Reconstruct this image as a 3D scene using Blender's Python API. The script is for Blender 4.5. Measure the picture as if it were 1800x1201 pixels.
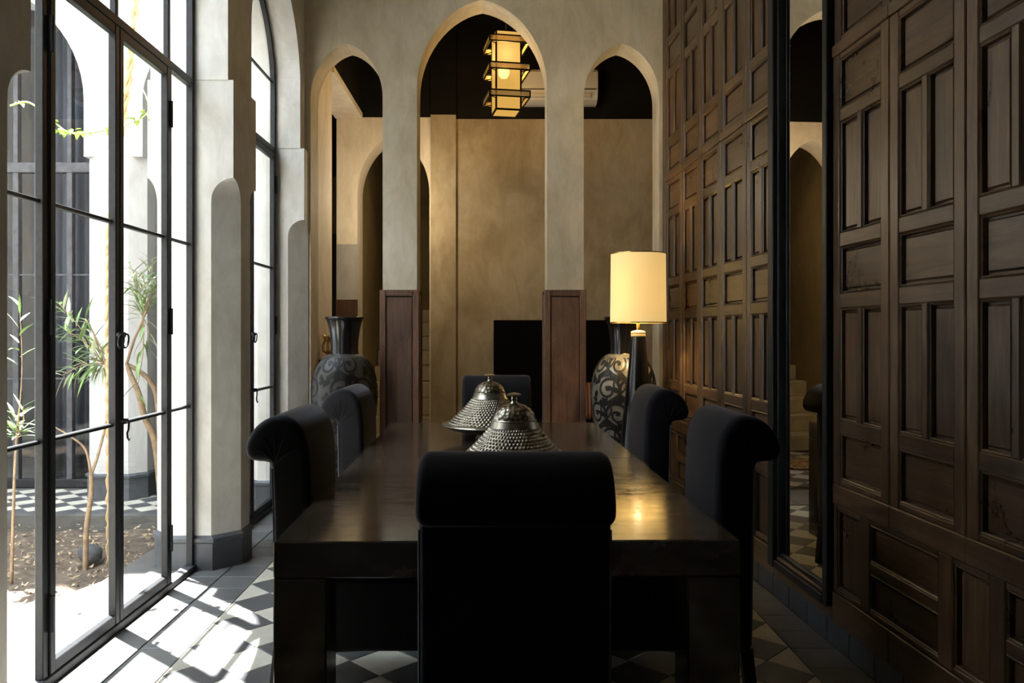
import bpy, bmesh, math, random
from mathutils import Vector, Matrix, noise
R = math.radians
random.seed(7)
S = bpy.context.scene
COL = S.collection
for o in list(bpy.data.objects):
    bpy.data.objects.remove(o)

# ------------------------------------------------------------------ camera
F = 1353.0                      # focal length in pixels of the 1800 px frame
CX, CY, CH = 870.0, 585.0, 1.38
cd = bpy.data.cameras.new('camera')
cd.sensor_width = 36.0
cd.lens = 36.0 * F / 1800.0
cd.shift_x = (900.0 - CX) / 1800.0
cd.shift_y = (CY - 600.5) / 1800.0
cd.clip_start = 0.02
cam = bpy.data.objects.new('camera', cd)
cam.location = (0, 0, CH)
cam.rotation_euler = (R(90), 0, 0)
COL.objects.link(cam)
S.camera = cam

# ------------------------------------------------------------------ world, sun, exposure
W = bpy.data.worlds.new('sky')
S.world = W
W.use_nodes = True
bg = W.node_tree.nodes['Background']
bg.inputs[0].default_value = (0.76, 0.87, 1.0, 1)
bg.inputs[1].default_value = 15.0
sl = bpy.data.lights.new('sun', 'SUN')
sl.energy = 120.0
sl.angle = R(0.6)
sl.color = (1.0, 0.975, 0.94)
sun = bpy.data.objects.new('sun', sl)
SUN_T = Vector((0.765, -0.644, -3.27)).normalized()   # the way the light travels
sun.rotation_euler = SUN_T.to_track_quat('-Z', 'Y').to_euler()
sun.location = (-6, 8, 14)
COL.objects.link(sun)
S.view_settings.view_transform = 'Standard'
S.view_settings.look = 'None'
S.view_settings.gamma = 1.0
S.view_settings.use_curve_mapping = False
S.view_settings.exposure = 0.12
try:
    S.cycles.max_bounces = 10
    S.cycles.diffuse_bounces = 6
    S.cycles.transparent_max_bounces = 24
    S.cycles.sample_clamp_indirect = 6.0
    S.cycles.caustics_reflective = False
    S.cycles.caustics_refractive = False
except Exception:
    pass

# ------------------------------------------------------------------ materials
MATS = {}
def new_mat(name):
    m = bpy.data.materials.new(name)
    m.use_nodes = True
    nt = m.node_tree
    b = nt.nodes['Principled BSDF']
    MATS[name] = m
    return m, nt, b

def ramp(nt, fac, stops):
    r = nt.nodes.new('ShaderNodeValToRGB')
    el = r.color_ramp.elements
    while len(el) < len(stops):
        el.new(0.5)
    for e, (p, c) in zip(el, stops):
        e.position = p
        e.color = (c[0], c[1], c[2], 1)
    nt.links.new(fac, r.inputs[0])
    return r.outputs[0]

def coords(nt, scale=(1, 1, 1), gen=False, obj=True):
    t = nt.nodes.new('ShaderNodeTexCoord')
    mp = nt.nodes.new('ShaderNodeMapping')
    mp.inputs['Scale'].default_value = scale
    nt.links.new(t.outputs['Object' if obj else 'Generated'], mp.inputs[0])
    return mp.outputs[0]

def world_coords(nt, scale=(1, 1, 1)):
    g = nt.nodes.new('ShaderNodeNewGeometry')
    mp = nt.nodes.new('ShaderNodeMapping')
    mp.inputs['Scale'].default_value = scale
    nt.links.new(g.outputs['Position'], mp.inputs[0])
    return mp.outputs[0]

def noise_tex(nt, vec, scale, detail=5, rough=0.6, dist=0.0):
    n = nt.nodes.new('ShaderNodeTexNoise')
    n.inputs['Scale'].default_value = scale
    n.inputs['Detail'].default_value = detail
    n.inputs['Roughness'].default_value = rough
    n.inputs['Distortion'].default_value = dist
    nt.links.new(vec, n.inputs['Vector'])
    return n.outputs[0]

def bump(nt, b, h, strength, dist=0.01):
    bn = nt.nodes.new('ShaderNodeBump')
    bn.inputs['Strength'].default_value = strength
    bn.inputs['Distance'].default_value = dist
    nt.links.new(h, bn.inputs['Height'])
    nt.links.new(bn.outputs[0], b.inputs['Normal'])

def mixc(nt, fac, a, c, mode='MIX'):
    m = nt.nodes.new('ShaderNodeMix')
    m.data_type = 'RGBA'
    m.blend_type = mode
    for sock, v in ((m.inputs[0], fac), (m.inputs[6], a), (m.inputs[7], c)):
        if hasattr(v, 'is_output'):
            nt.links.new(v, sock)
        elif isinstance(v, (int, float)):
            sock.default_value = v
        else:
            sock.default_value = (v[0], v[1], v[2], 1)
    return m.outputs[2]

def simple(name, col, rough=0.5, metal=0.0, spec=0.5, nscale=None, namt=0.25, bstr=0.0, sheen=0.0):
    m, nt, b = new_mat(name)
    b.inputs['Roughness'].default_value = rough
    b.inputs['Metallic'].default_value = metal
    b.inputs['Specular IOR Level'].default_value = spec
    b.inputs['Base Color'].default_value = (*col, 1)
    if nscale:
        v = world_coords(nt)
        n = noise_tex(nt, v, nscale, 6)
        lo = tuple(c * (1 - namt) for c in col)
        hi = tuple(min(1, c * (1 + namt)) for c in col)
        nt.links.new(ramp(nt, n, [(0.3, lo), (0.7, hi)]), b.inputs['Base Color'])
        if bstr:
            bump(nt, b, n, bstr)
    if sheen:
        b.inputs['Sheen Weight'].default_value = sheen
        b.inputs['Sheen Roughness'].default_value = 0.35
    return m

def plaster(name, a, bcol, c, big=0.9, rough=0.75, bstr=0.25, spec=0.3):
    """trowelled lime plaster: cloudy patches, fine trowel grain"""
    m, nt, b = new_mat(name)
    v = world_coords(nt, (1, 1, 0.8))
    n1 = noise_tex(nt, v, big, 8, 0.62, 0.6)
    n2 = noise_tex(nt, world_coords(nt, (1, 1, 0.35)), 7.0, 8, 0.7, 0.8)
    c1 = ramp(nt, n1, [(0.34, a), (0.5, bcol), (0.68, c)])
    c2 = ramp(nt, n2, [(0.28, (0.72, 0.71, 0.69)), (0.6, (1, 1, 1))])
    nt.links.new(mixc(nt, 0.8, c1, c2, 'MULTIPLY'), b.inputs['Base Color'])
    b.inputs['Roughness'].default_value = rough
    b.inputs['Specular IOR Level'].default_value = spec
    bump(nt, b, n2, bstr, 0.006)
    return m

plaster('plaster_grey', (0.50, 0.435, 0.315), (0.62, 0.555, 0.425), (0.71, 0.655, 0.54), 1.3)
plaster('plaster_pillar', (0.49, 0.475, 0.43), (0.60, 0.59, 0.555), (0.69, 0.68, 0.655), 1.4)
plaster('plaster_warm', (0.34, 0.27, 0.165), (0.45, 0.37, 0.245), (0.53, 0.455, 0.325), 1.5)
plaster('plaster_pale_lit', (0.80, 0.71, 0.57), (0.86, 0.78, 0.65), (0.88, 0.81, 0.69), 0.8)  # pale plaster, albedo raised to stand in for warm light on it
plaster('plaster_olive', (0.22, 0.17, 0.08), (0.30, 0.23, 0.11), (0.36, 0.28, 0.14), 0.9)
plaster('plaster_white', (0.44, 0.44, 0.435), (0.475, 0.475, 0.47), (0.51, 0.51, 0.505), 0.7, 0.85, 0.12)
plaster('plaster_band', (0.42, 0.41, 0.39), (0.50, 0.49, 0.47), (0.55, 0.54, 0.52), 1.0)
plaster('tadelakt_dark', (0.035, 0.040, 0.048), (0.055, 0.062, 0.072), (0.085, 0.092, 0.10), 2.5, 0.45, 0.15, 0.5)
simple('black_paint', (0.0055, 0.0048, 0.0042), 0.8, 0, 0.2, nscale=3.0, namt=0.5, bstr=0.3)
simple('black_iron', (0.012, 0.013, 0.015), 0.45, 0.0, 0.28, 40, 0.3)
simple('lantern_bar', (0.003, 0.0028, 0.0025), 0.6, 0.0, 0.1)
simple('iron_sill', (0.055, 0.055, 0.06), 0.55, 0.0, 0.35, 20, 0.4)
simple('velvet', (0.0115, 0.0112, 0.0135), 0.85, 0, 0.12, sheen=0.32)
MATS['velvet'].node_tree.nodes['Principled BSDF'].inputs['Sheen Tint'].default_value = (0.50, 0.49, 0.53, 1)
simple('piping', (0.06, 0.06, 0.075), 0.7, sheen=0.5)
simple('dark_leg', (0.010, 0.008, 0.007), 0.4)
simple('ceramic_black', (0.006, 0.006, 0.007), 0.18, 0, 0.6)
simple('scroll_dark', (0.006, 0.0055, 0.005), 0.5, 0, 0.3)
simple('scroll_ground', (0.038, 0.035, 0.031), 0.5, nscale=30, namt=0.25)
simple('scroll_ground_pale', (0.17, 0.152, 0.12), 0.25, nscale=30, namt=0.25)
simple('brass', (0.70, 0.50, 0.18), 0.25, 1.0)
simple('cream_ring', (0.70, 0.60, 0.42), 0.4)
simple('white_plastic', (0.72, 0.72, 0.70), 0.4)
simple('grey_plastic', (0.10, 0.10, 0.10), 0.4)
simple('dark_fabric', (0.0045, 0.004, 0.0036), 0.95, 0, 0.1, nscale=60, namt=0.3)
simple('stone_step', (0.42, 0.36, 0.25), 0.6, nscale=6, namt=0.2)
simple('stone_threshold', (0.085, 0.082, 0.076), 0.5, nscale=8, namt=0.25)
simple('grout', (0.08, 0.077, 0.07), 0.8)
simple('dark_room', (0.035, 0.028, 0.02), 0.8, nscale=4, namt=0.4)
simple('curtain_navy', (0.020, 0.024, 0.038), 0.8)
simple('leaf_green', (0.13, 0.22, 0.065), 0.45, 0, 0.5, 9, 0.4)
simple('leaf_bright', (0.30, 0.45, 0.08), 0.45, 0, 0.5, 9, 0.3)
simple('leaf_pale', (0.34, 0.38, 0.25), 0.4, 0, 0.5, 9, 0.3)
simple('bark', (0.24, 0.17, 0.105), 0.85, nscale=25, namt=0.35, bstr=0.5)
simple('bark_rope', (0.40, 0.28, 0.15), 0.85, nscale=25, namt=0.35, bstr=0.4)
simple('litter', (0.30, 0.22, 0.13), 0.8, nscale=14, namt=0.6)
simple('stone_dark', (0.05, 0.05, 0.055), 0.8, nscale=8, namt=0.4, bstr=0.4)

# soil
m, nt, b = new_mat('soil')
v = world_coords(nt)
n = noise_tex(nt, v, 22, 8, 0.75)
nt.links.new(ramp(nt, n, [(0.3, (0.055, 0.038, 0.026)), (0.55, (0.13, 0.095, 0.066)), (0.75, (0.24, 0.18, 0.125))]), b.inputs['Base Color'])
b.inputs['Roughness'].default_value = 0.95
bump(nt, b, n, 0.9, 0.02)

# cement tiles
def tile_mat(name, lo, hi, rough):
    m, nt, b = new_mat(name)
    v = world_coords(nt)
    n = noise_tex(nt, v, 9, 7, 0.65)
    oi = nt.nodes.new('ShaderNodeObjectInfo')
    c = ramp(nt, n, [(0.3, lo), (0.7, hi)])
    rr = ramp(nt, oi.outputs['Random'], [(0.0, (0.82, 0.82, 0.82)), (1.0, (1.1, 1.1, 1.1))])
    nt.links.new(mixc(nt, 1.0, c, rr, 'MULTIPLY'), b.inputs['Base Color'])
    b.inputs['Roughness'].default_value = rough
    b.inputs['Specular IOR Level'].default_value = 0.45
    bump(nt, b, n, 0.08, 0.003)
    return m
tile_mat('tile_light', (0.40, 0.37, 0.30), (0.54, 0.51, 0.43), 0.42)
tile_mat('tile_dark', (0.050, 0.051, 0.053), (0.085, 0.086, 0.088), 0.40)
tile_mat('tile_border', (0.085, 0.086, 0.088), (0.13, 0.13, 0.128), 0.42)

# old wood, grain along object Z (or along world axis given)
def wood_mat(name, dark, mid, light, rough=0.34, spec=0.55, grain=(14, 14, 1.1), worn=0.35, bstr=0.25, coat=0.0):
    m, nt, b = new_mat(name)
    oi = nt.nodes.new('ShaderNodeObjectInfo')
    t = nt.nodes.new('ShaderNodeTexCoord')
    mp = nt.nodes.new('ShaderNodeMapping')
    mp.inputs['Scale'].default_value = grain
    nt.links.new(t.outputs['Object'], mp.inputs[0])
    sc = nt.nodes.new('ShaderNodeVectorMath')
    sc.operation = 'SCALE'
    cmb = nt.nodes.new('ShaderNodeCombineXYZ')
    for i in range(3):
        nt.links.new(oi.outputs['Random'], cmb.inputs[i])
    nt.links.new(cmb.outputs[0], sc.inputs[0])
    sc.inputs['Scale'].default_value = 37.0
    add = nt.nodes.new('ShaderNodeVectorMath')
    nt.links.new(mp.outputs[0], add.inputs[0])
    nt.links.new(sc.outputs[0], add.inputs[1])
    g = noise_tex(nt, add.outputs[0], 2.2, 9, 0.7, 0.9)
    c = ramp(nt, g, [(0.28, dark), (0.5, mid), (0.74, light)])
    w = noise_tex(nt, world_coords(nt, (1, 1, 0.6)), 5.0, 6, 0.7, 0.4)
    wc = ramp(nt, w, [(0.32, (0.45, 0.42, 0.40)), (0.6, (1.0, 1.0, 1.0)), (0.8, (1.45, 1.38, 1.28))])
    c2 = mixc(nt, worn + 0.45, c, wc, 'MULTIPLY')
    rr = ramp(nt, oi.outputs['Random'], [(0.0, (0.72, 0.70, 0.68)), (0.6, (1.0, 1.0, 1.0)), (1.0, (1.30, 1.22, 1.12))])
    nt.links.new(mixc(nt, 1.0, c2, rr, 'MULTIPLY'), b.inputs['Base Color'])
    ro = nt.nodes.new('ShaderNodeMapRange')
    nt.links.new(w, ro.inputs[0])
    ro.inputs[1].default_value = 0.3
    ro.inputs[2].default_value = 0.7
    ro.inputs[3].default_value = rough - 0.08
    ro.inputs[4].default_value = rough + 0.12
    nt.links.new(ro.outputs[0], b.inputs['Roughness'])
    b.inputs['Specular IOR Level'].default_value = spec
    b.inputs['Coat Weight'].default_value = coat
    bump(nt, b, g, bstr, 0.004)
    return m
wood_mat('wood_panel', (0.024, 0.0125, 0.006), (0.076, 0.044, 0.021), (0.145, 0.088, 0.045))
wood_mat('wood_panel_h', (0.024, 0.0125, 0.006), (0.076, 0.044, 0.021), (0.145, 0.088, 0.045), grain=(14, 1.1, 14), rough=0.31, spec=0.65, bstr=0.10)
wood_mat('wood_frame', (0.028, 0.0155, 0.008), (0.080, 0.047, 0.024), (0.135, 0.083, 0.044))
wood_mat('wood_frame_h', (0.028, 0.0155, 0.008), (0.080, 0.047, 0.024), (0.135, 0.083, 0.044), grain=(14, 1.1, 14))
wood_mat('wood_orange', (0.10, 0.052, 0.024), (0.15, 0.082, 0.04), (0.20, 0.115, 0.06), grain=(14, 1.1, 14))
wood_mat('wood_red', (0.085, 0.042, 0.027), (0.155, 0.085, 0.055), (0.22, 0.125, 0.085), rough=0.5, spec=0.4)
simple('wood_back', (0.012, 0.008, 0.006), 0.8)

# table: dark lacquered wood, worn
m, nt, b = new_mat('table_top')
n = noise_tex(nt, world_coords(nt, (1, 2.0, 1)), 3.5, 9, 0.7, 0.8)
nt.links.new(ramp(nt, n, [(0.3, (0.022, 0.017, 0.012)), (0.55, (0.050, 0.038, 0.026)), (0.75, (0.10, 0.074, 0.046))]), b.inputs['Base Color'])
n2 = noise_tex(nt, world_coords(nt, (1, 3.0, 1)), 6.0, 9, 0.75, 0.5)
ro = nt.nodes.new('ShaderNodeMapRange')
nt.links.new(n2, ro.inputs[0])
ro.inputs[1].default_value = 0.3; ro.inputs[2].default_value = 0.7
ro.inputs[3].default_value = 0.07; ro.inputs[4].default_value = 0.20
nt.links.new(ro.outputs[0], b.inputs['Roughness'])
b.inputs['Specular IOR Level'].default_value = 0.6
b.inputs['IOR'].default_value = 1.9
bump(nt, b, n2, 0.03, 0.003)

# hammered silver
m, nt, b = new_mat('silver')
n = noise_tex(nt, coords(nt), 30, 6, 0.7)
nt.links.new(ramp(nt, n, [(0.3, (0.17, 0.15, 0.115)), (0.6, (0.42, 0.385, 0.31))]), b.inputs['Base Color'])
b.inputs['Metallic'].default_value = 1.0
b.inputs['Roughness'].default_value = 0.33
m, nt, b = new_mat('silver_engraved')
vv = nt.nodes.new('ShaderNodeTexVoronoi')
vv.inputs['Scale'].default_value = 55
nt.links.new(coords(nt), vv.inputs['Vector'])
nt.links.new(ramp(nt, vv.outputs['Distance'], [(0.15, (0.44, 0.40, 0.32)), (0.6, (0.14, 0.12, 0.09))]), b.inputs['Base Color'])
b.inputs['Metallic'].default_value = 1.0
b.inputs['Roughness'].default_value = 0.34
bump(nt, b, vv.outputs['Distance'], 0.6, 0.006)

# glass pane
m = bpy.data.materials.new('glass'); MATS['glass'] = m
m.use_nodes = True
nt = m.node_tree
nt.nodes.clear()
out = nt.nodes.new('ShaderNodeOutputMaterial')
mix = nt.nodes.new('ShaderNodeMixShader')
tr = nt.nodes.new('ShaderNodeBsdfTransparent')
tr.inputs[0].default_value = (0.97, 0.98, 0.98, 1)
gl = nt.nodes.new('ShaderNodeBsdfGlossy')
gl.inputs['Roughness'].default_value = 0.0
lw = nt.nodes.new('ShaderNodeLayerWeight'); lw.inputs[0].default_value = 0.5
pw = nt.nodes.new('ShaderNodeMath'); pw.operation = 'POWER'; pw.inputs[1].default_value = 4.0
nt.links.new(lw.outputs['Facing'], pw.inputs[0])
ma = nt.nodes.new('ShaderNodeMath'); ma.operation = 'MULTIPLY_ADD'; ma.inputs[1].default_value = 0.55; ma.inputs[2].default_value = 0.018
nt.links.new(pw.outputs[0], ma.inputs[0])
nt.links.new(ma.outputs[0], mix.inputs[0])
nt.links.new(tr.outputs[0], mix.inputs[1])
nt.links.new(gl.outputs[0], mix.inputs[2])
nt.links.new(mix.outputs[0], out.inputs[0])
simple('mirror', (0.80, 0.79, 0.76), 0.0, 1.0)

# lit shade / lantern glass
def lit(name, col, strength, trans, tcol, clear=0.0, ccol=(1, 1, 1)):
    m, nt, b = new_mat(name)
    nt.nodes.remove(b)
    out = [n for n in nt.nodes if n.type == 'OUTPUT_MATERIAL'][0]
    e = nt.nodes.new('ShaderNodeEmission')
    e.inputs[0].default_value = (*col, 1); e.inputs[1].default_value = strength
    t = nt.nodes.new('ShaderNodeBsdfTranslucent'); t.inputs[0].default_value = (*tcol, 1)
    d = nt.nodes.new('ShaderNodeBsdfDiffuse'); d.inputs[0].default_value = (*tcol, 1)
    mx = nt.nodes.new('ShaderNodeMixShader'); mx.inputs[0].default_value = trans
    nt.links.new(d.outputs[0], mx.inputs[1]); nt.links.new(t.outputs[0], mx.inputs[2])
    ad = nt.nodes.new('ShaderNodeAddShader')
    nt.links.new(mx.outputs[0], ad.inputs[0]); nt.links.new(e.outputs[0], ad.inputs[1])
    res = ad.outputs[0]
    if clear:          # amber glass: part of the bulb's light goes straight through
        tp = nt.nodes.new('ShaderNodeBsdfTransparent'); tp.inputs[0].default_value = (*ccol, 1)
        m2 = nt.nodes.new('ShaderNodeMixShader'); m2.inputs[0].default_value = clear
        nt.links.new(res, m2.inputs[1]); nt.links.new(tp.outputs[0], m2.inputs[2])
        res = m2.outputs[0]
    nt.links.new(res, out.inputs[0])
    return m
lit('shade_cloth', (1.0, 0.77, 0.34), 0.40, 0.13, (0.78, 0.66, 0.36))
lit('lantern_paper', (1.0, 0.58, 0.13), 0.66, 0.6, (0.004, 0.003, 0.002), 0.22, (1.0, 0.82, 0.52))
lit('bulb', (1.0, 0.80, 0.45), 30.0, 0.5, (0.8, 0.8, 0.8))
m, nt, b = new_mat('lantern_fin')
b.inputs['Base Color'].default_value = (0.55, 0.42, 0.20, 1)
b.inputs['Roughness'].default_value = 0.5
b.inputs['Transmission Weight'].default_value = 0.0
b.inputs['Alpha'].default_value = 0.55

# striped cushion, spotted rug
m, nt, b = new_mat('stripes')
wv = nt.nodes.new('ShaderNodeTexWave'); wv.inputs['Scale'].default_value = 9
nt.links.new(coords(nt), wv.inputs['Vector'])
nt.links.new(ramp(nt, wv.outputs[0], [(0.2, (0.16, 0.03, 0.02)), (0.45, (0.36, 0.12, 0.05)), (0.6, (0.03, 0.012, 0.01)), (0.85, (0.42, 0.26, 0.12))]), b.inputs['Base Color'])
b.inputs['Roughness'].default_value = 0.9
m, nt, b = new_mat('spotted')
vv = nt.nodes.new('ShaderNodeTexVoronoi'); vv.inputs['Scale'].default_value = 16
nt.links.new(coords(nt), vv.inputs['Vector'])
nt.links.new(ramp(nt, vv.outputs['Distance'], [(0.33, (0.03, 0.018, 0.01)), (0.42, (0.34, 0.22, 0.09))]), b.inputs['Base Color'])
b.inputs['Roughness'].default_value = 0.95

# ------------------------------------------------------------------ mesh helpers
class MB:
    def __init__(self):
        self.v = []; self.f = []
    def add(self, verts, faces):
        o = len(self.v)
        self.v += [tuple(p) for p in verts]
        self.f += [tuple(i + o for i in f) for f in faces]
        return self
    def box(self, x0, x1, y0, y1, z0, z1):
        return self.add([(x0, y0, z0), (x1, y0, z0), (x1, y1, z0), (x0, y1, z0), (x0, y0, z1), (x1, y0, z1), (x1, y1, z1), (x0, y1, z1)],
                        [(0, 3, 2, 1), (4, 5, 6, 7), (0, 1, 5, 4), (1, 2, 6, 5), (2, 3, 7, 6), (3, 0, 4, 7)])
    def cbox(self, x0, x1, y0, y1, z0, z1, c=0.004):
        """box with chamfered edges (24 verts)"""
        v = []
        idx = {}
        for ix, X in enumerate((x0, x1)):
            for iy, Y in enumerate((y0, y1)):
                for iz, Z in enumerate((z0, z1)):
                    sx, sy, sz = (1 - 2 * ix) * c, (1 - 2 * iy) * c, (1 - 2 * iz) * c
                    for a, p in enumerate(((X, Y + sy, Z + sz), (X + sx, Y, Z + sz), (X + sx, Y + sy, Z))):
                        idx[(ix, iy, iz, a)] = len(v); v.append(p)
        f = []
        for s in (0, 1):
            q = [idx[(s, 0, 0, 0)], idx[(s, 1, 0, 0)], idx[(s, 1, 1, 0)], idx[(s, 0, 1, 0)]]; f.append(q if s else q[::-1])
            q = [idx[(0, s, 0, 1)], idx[(1, s, 0, 1)], idx[(1, s, 1, 1)], idx[(0, s, 1, 1)]]; f.append(q[::-1] if s else q)
            q = [idx[(0, 0, s, 2)], idx[(1, 0, s, 2)], idx[(1, 1, s, 2)], idx[(0, 1, s, 2)]]; f.append(q if s else q[::-1])
        for i in (0, 1):
            for j in (0, 1):
                f.append([idx[(i, j, 0, 0)], idx[(i, j, 1, 0)], idx[(i, j, 1, 1)], idx[(i, j, 0, 1)]])
                f.append([idx[(i, 0, j, 0)], idx[(i, 1, j, 0)], idx[(i, 1, j, 2)], idx[(i, 0, j, 2)]])
                f.append([idx[(0, i, j, 1)], idx[(1, i, j, 1)], idx[(1, i, j, 2)], idx[(0, i, j, 2)]])
                for k in (0, 1):
                    f.append([idx[(i, j, k, 0)], idx[(i, j, k, 1)], idx[(i, j, k, 2)]])
        return self.add(v, f)
    def prism(self, poly, z0, z1):
        n = len(poly)
        v = [(x, y, z0) for x, y in poly] + [(x, y, z1) for x, y in poly]
        f = [tuple(range(n))[::-1], tuple(range(n, 2 * n))] + [(i, (i + 1) % n, n + (i + 1) % n, n + i) for i in range(n)]
        return self.add(v, f)
    def lathe(self, prof, n=32, cx=0, cy=0, cap=True):
        v = []; f = []
        for r, z in prof:
            for k in range(n):
                a = 2 * math.pi * k / n
                v.append((cx + r * math.cos(a), cy + r * math.sin(a), z))
        for i in range(len(prof) - 1):
            for k in range(n):
                f.append((i * n + k, i * n + (k + 1) % n, (i + 1) * n + (k + 1) % n, (i + 1) * n + k))
        if cap:
            f.append(tuple(range(n))[::-1]); f.append(tuple((len(prof) - 1) * n + k for k in range(n)))
        return self.add(v, f)
    def tube(self, pts, rad, n=8, closed=False):
        pts = [Vector(p) for p in pts]
        m = len(pts)
        if not hasattr(rad, '__len__'):
            rad = [rad] * m
        v = []; f = []
        up = None
        for i, p in enumerate(pts):
            if closed:
                t = (pts[(i + 1) % m] - pts[i - 1]).normalized()
            else:
                t = (pts[min(i + 1, m - 1)] - pts[max(i - 1, 0)]).normalized()
            if up is None:
                up = t.cross(Vector((0, 0, 1)))
                if up.length < 0.1:
                    up = t.cross(Vector((1, 0, 0)))
                up.normalize()
            else:
                up = (up - t * up.dot(t)).normalized()
            w = t.cross(up)
            for k in range(n):
                a = 2 * math.pi * k / n
                v.append(p + (up * math.cos(a) + w * math.sin(a)) * rad[i])
        mm = m if closed else m - 1
        for i in range(mm):
            j = (i + 1) % m
            for k in range(n):
                f.append((i * n + k, i * n + (k + 1) % n, j * n + (k + 1) % n, j * n + k))
        if not closed:
            f.append(tuple(range(n))[::-1]); f.append(tuple((m - 1) * n + k for k in range(n)))
        return self.add(v, f)
    def mesh(self, name, mat, smooth=False, angle=None):
        me = bpy.data.meshes.new(name)
        me.from_pydata(self.v, [], self.f)
        bm = bmesh.new(); bm.from_mesh(me)
        bmesh.ops.recalc_face_normals(bm, faces=bm.faces)
        bm.to_mesh(me); bm.free()
        me.materials.append(MATS[mat])
        if smooth or angle:
            me.polygons.foreach_set('use_smooth', [True] * len(me.polygons))
            if angle:
                me.set_sharp_from_angle(angle=R(angle))
        me.update()
        return me
    def build(self, name, mat, parent=None, smooth=False, angle=None):
        return link(name, self.mesh(name, mat, smooth, angle), parent)

def link(name, data, parent=None, loc=None, rotz=None):
    o = bpy.data.objects.new(name, data)
    COL.objects.link(o)
    if parent is not None:
        o.parent = parent
    if loc is not None:
        o.location = loc
    if rotz is not None:
        o.rotation_euler = (0, 0, rotz)
    return o

def tag(o, label=None, cat=None, group=None, kind=None):
    if label: o['label'] = label
    if cat: o['category'] = cat
    if group: o['group'] = group
    if kind: o['kind'] = kind
    return o

def thing(name, label, cat, loc=(0, 0, 0), rotz=0, group=None, kind=None):
    o = link(name, None, None, loc, rotz)
    o.empty_display_size = 0.1
    return tag(o, label, cat, group, kind)

def copy_tree(o, parent=None):
    kids = list(o.children)
    c = o.copy(); COL.objects.link(c)
    c.parent = parent
    for ch in kids:
        copy_tree(ch, c)
    return c

def at(px, py, y):
    return Vector(((px - CX) / F * y, y, CH - (py - CY) / F * y))

def arch_h(t, rise, s):
    t = min(1.0, abs(t))
    return rise * ((1 - s) * math.sqrt(max(0, 1 - t * t)) + s * (1 - t))

def arch_pts(c, half, z0, rise, s, n=28):
    """points along the arch from left springing to right springing, dense at the sides"""
    out = []
    for i in range(n + 1):
        a = math.pi * i / n
        t = -math.cos(a)
        out.append((c + half * t, z0 + arch_h(t, rise, s)))
    return out

def arch_slab(mb, a, b, z0, z1, d0, d1, opens, axis='x'):
    """wall slab spanning a..b along one axis from z0 up to z1 with arched openings above z0;
    opens: (left, right, springing, rise, s). d0..d1 is the depth range on the other axis."""
    outline = [(a, z0)]
    for (l, r, sp, rise, s) in opens:
        outline.append((l, z0))
        outline += arch_pts((l + r) / 2, (r - l) / 2, sp, rise, s)
        outline.append((r, z0))
    outline.append((b, z0))
    # remove doubles
    o2 = [outline[0]]
    for p in outline[1:]:
        if abs(p[0] - o2[-1][0]) > 1e-6 or abs(p[1] - o2[-1][1]) > 1e-6:
            o2.append(p)
    def P(u, d, z):
        return (u, d, z) if axis == 'x' else (d, u, z)
    for (u0, h0), (u1, h1) in zip(o2[:-1], o2[1:]):
        # underside / reveal
        mb.add([P(u0, d0, h0), P(u1, d0, h1), P(u1, d1, h1), P(u0, d1, h0)], [(0, 1, 2, 3)])
        if abs(u1 - u0) > 1e-6:
            mb.add([P(u0, d0, h0), P(u1, d0, h1), P(u1, d0, z1), P(u0, d0, z1)], [(0, 1, 2, 3)])
            mb.add([P(u0, d1, h0), P(u1, d1, h1), P(u1, d1, z1), P(u0, d1, z1)], [(0, 1, 2, 3)])
    mb.add([P(a, d0, z1), P(b, d0, z1), P(b, d1, z1), P(a, d1, z1)], [(0, 1, 2, 3)])
    mb.add([P(a, d0, z0), P(a, d1, z0), P(a, d1, z1), P(a, d0, z1)], [(0, 1, 2, 3)])
    mb.add([P(b, d0, z0), P(b, d1, z0), P(b, d1, z1), P(b, d0, z1)], [(0, 1, 2, 3)])
    # weld
    return mb

def weld(o, dist=0.0005):
    bm = bmesh.new(); bm.from_mesh(o.data)
    bmesh.ops.remove_doubles(bm, verts=bm.verts, dist=dist)
    bmesh.ops.recalc_face_normals(bm, faces=bm.faces)
    bm.to_mesh(o.data); bm.free()
    return o

CEIL = 5.3
# ================================================================== FLOOR
fl = MB().box(-1.80, 1.75, -2.2, 6.0, -0.06, -0.012).box(-2.6, 2.4, 6.0, 9.3, -0.06, -0.012).build('floor', 'grout')
tag(fl, 'cement tile floor with a diagonal light and dark checker', 'floor', kind='structure')
DX, DY = 0.292, 0.2815
XR, Y0 = 1.290, 3.661
XL = XR - 9 * DX
G = 0.0012
def tile_mesh(name, poly, mat):
    # poly: outline about the tile's centre; thin bevelled tile
    n = len(poly)
    cx = sum(p[0] for p in poly) / n; cy = sum(p[1] for p in poly) / n
    def ins(d):
        out = []
        for x, y in poly:
            L = math.hypot(x - cx, y - cy)
            k = max(0, 1 - d / L)
            out.append((cx + (x - cx) * k, cy + (y - cy) * k))
        return out
    a, c = ins(0.002), ins(0.0045)
    v = [(x, y, -0.012) for x, y in a] + [(x, y, -0.0015) for x, y in a] + [(x, y, 0) for x, y in c]
    f = [tuple(range(2 * n, 3 * n))]
    for k in range(2):
        f += [(k * n + i, k * n + (i + 1) % n, (k + 1) * n + (i + 1) % n, (k + 1) * n + i) for i in range(n)]
    return MB().add(v, f).mesh(name, mat)
hx, hy = DX / 2, DY / 2
T_dark = tile_mesh('tile', [(-hx, 0), (0, -hy), (hx, 0), (0, hy)], 'tile_dark')
T_light = tile_mesh('tile', [(-hx, 0), (0, -hy), (hx, 0), (0, hy)], 'tile_light')
T_triR = tile_mesh('tile', [(-hx, 0), (0, -hy), (0, hy)], 'tile_light')
T_triL = tile_mesh('tile', [(hx, 0), (0, hy), (0, -hy)], 'tile_light')
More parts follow.
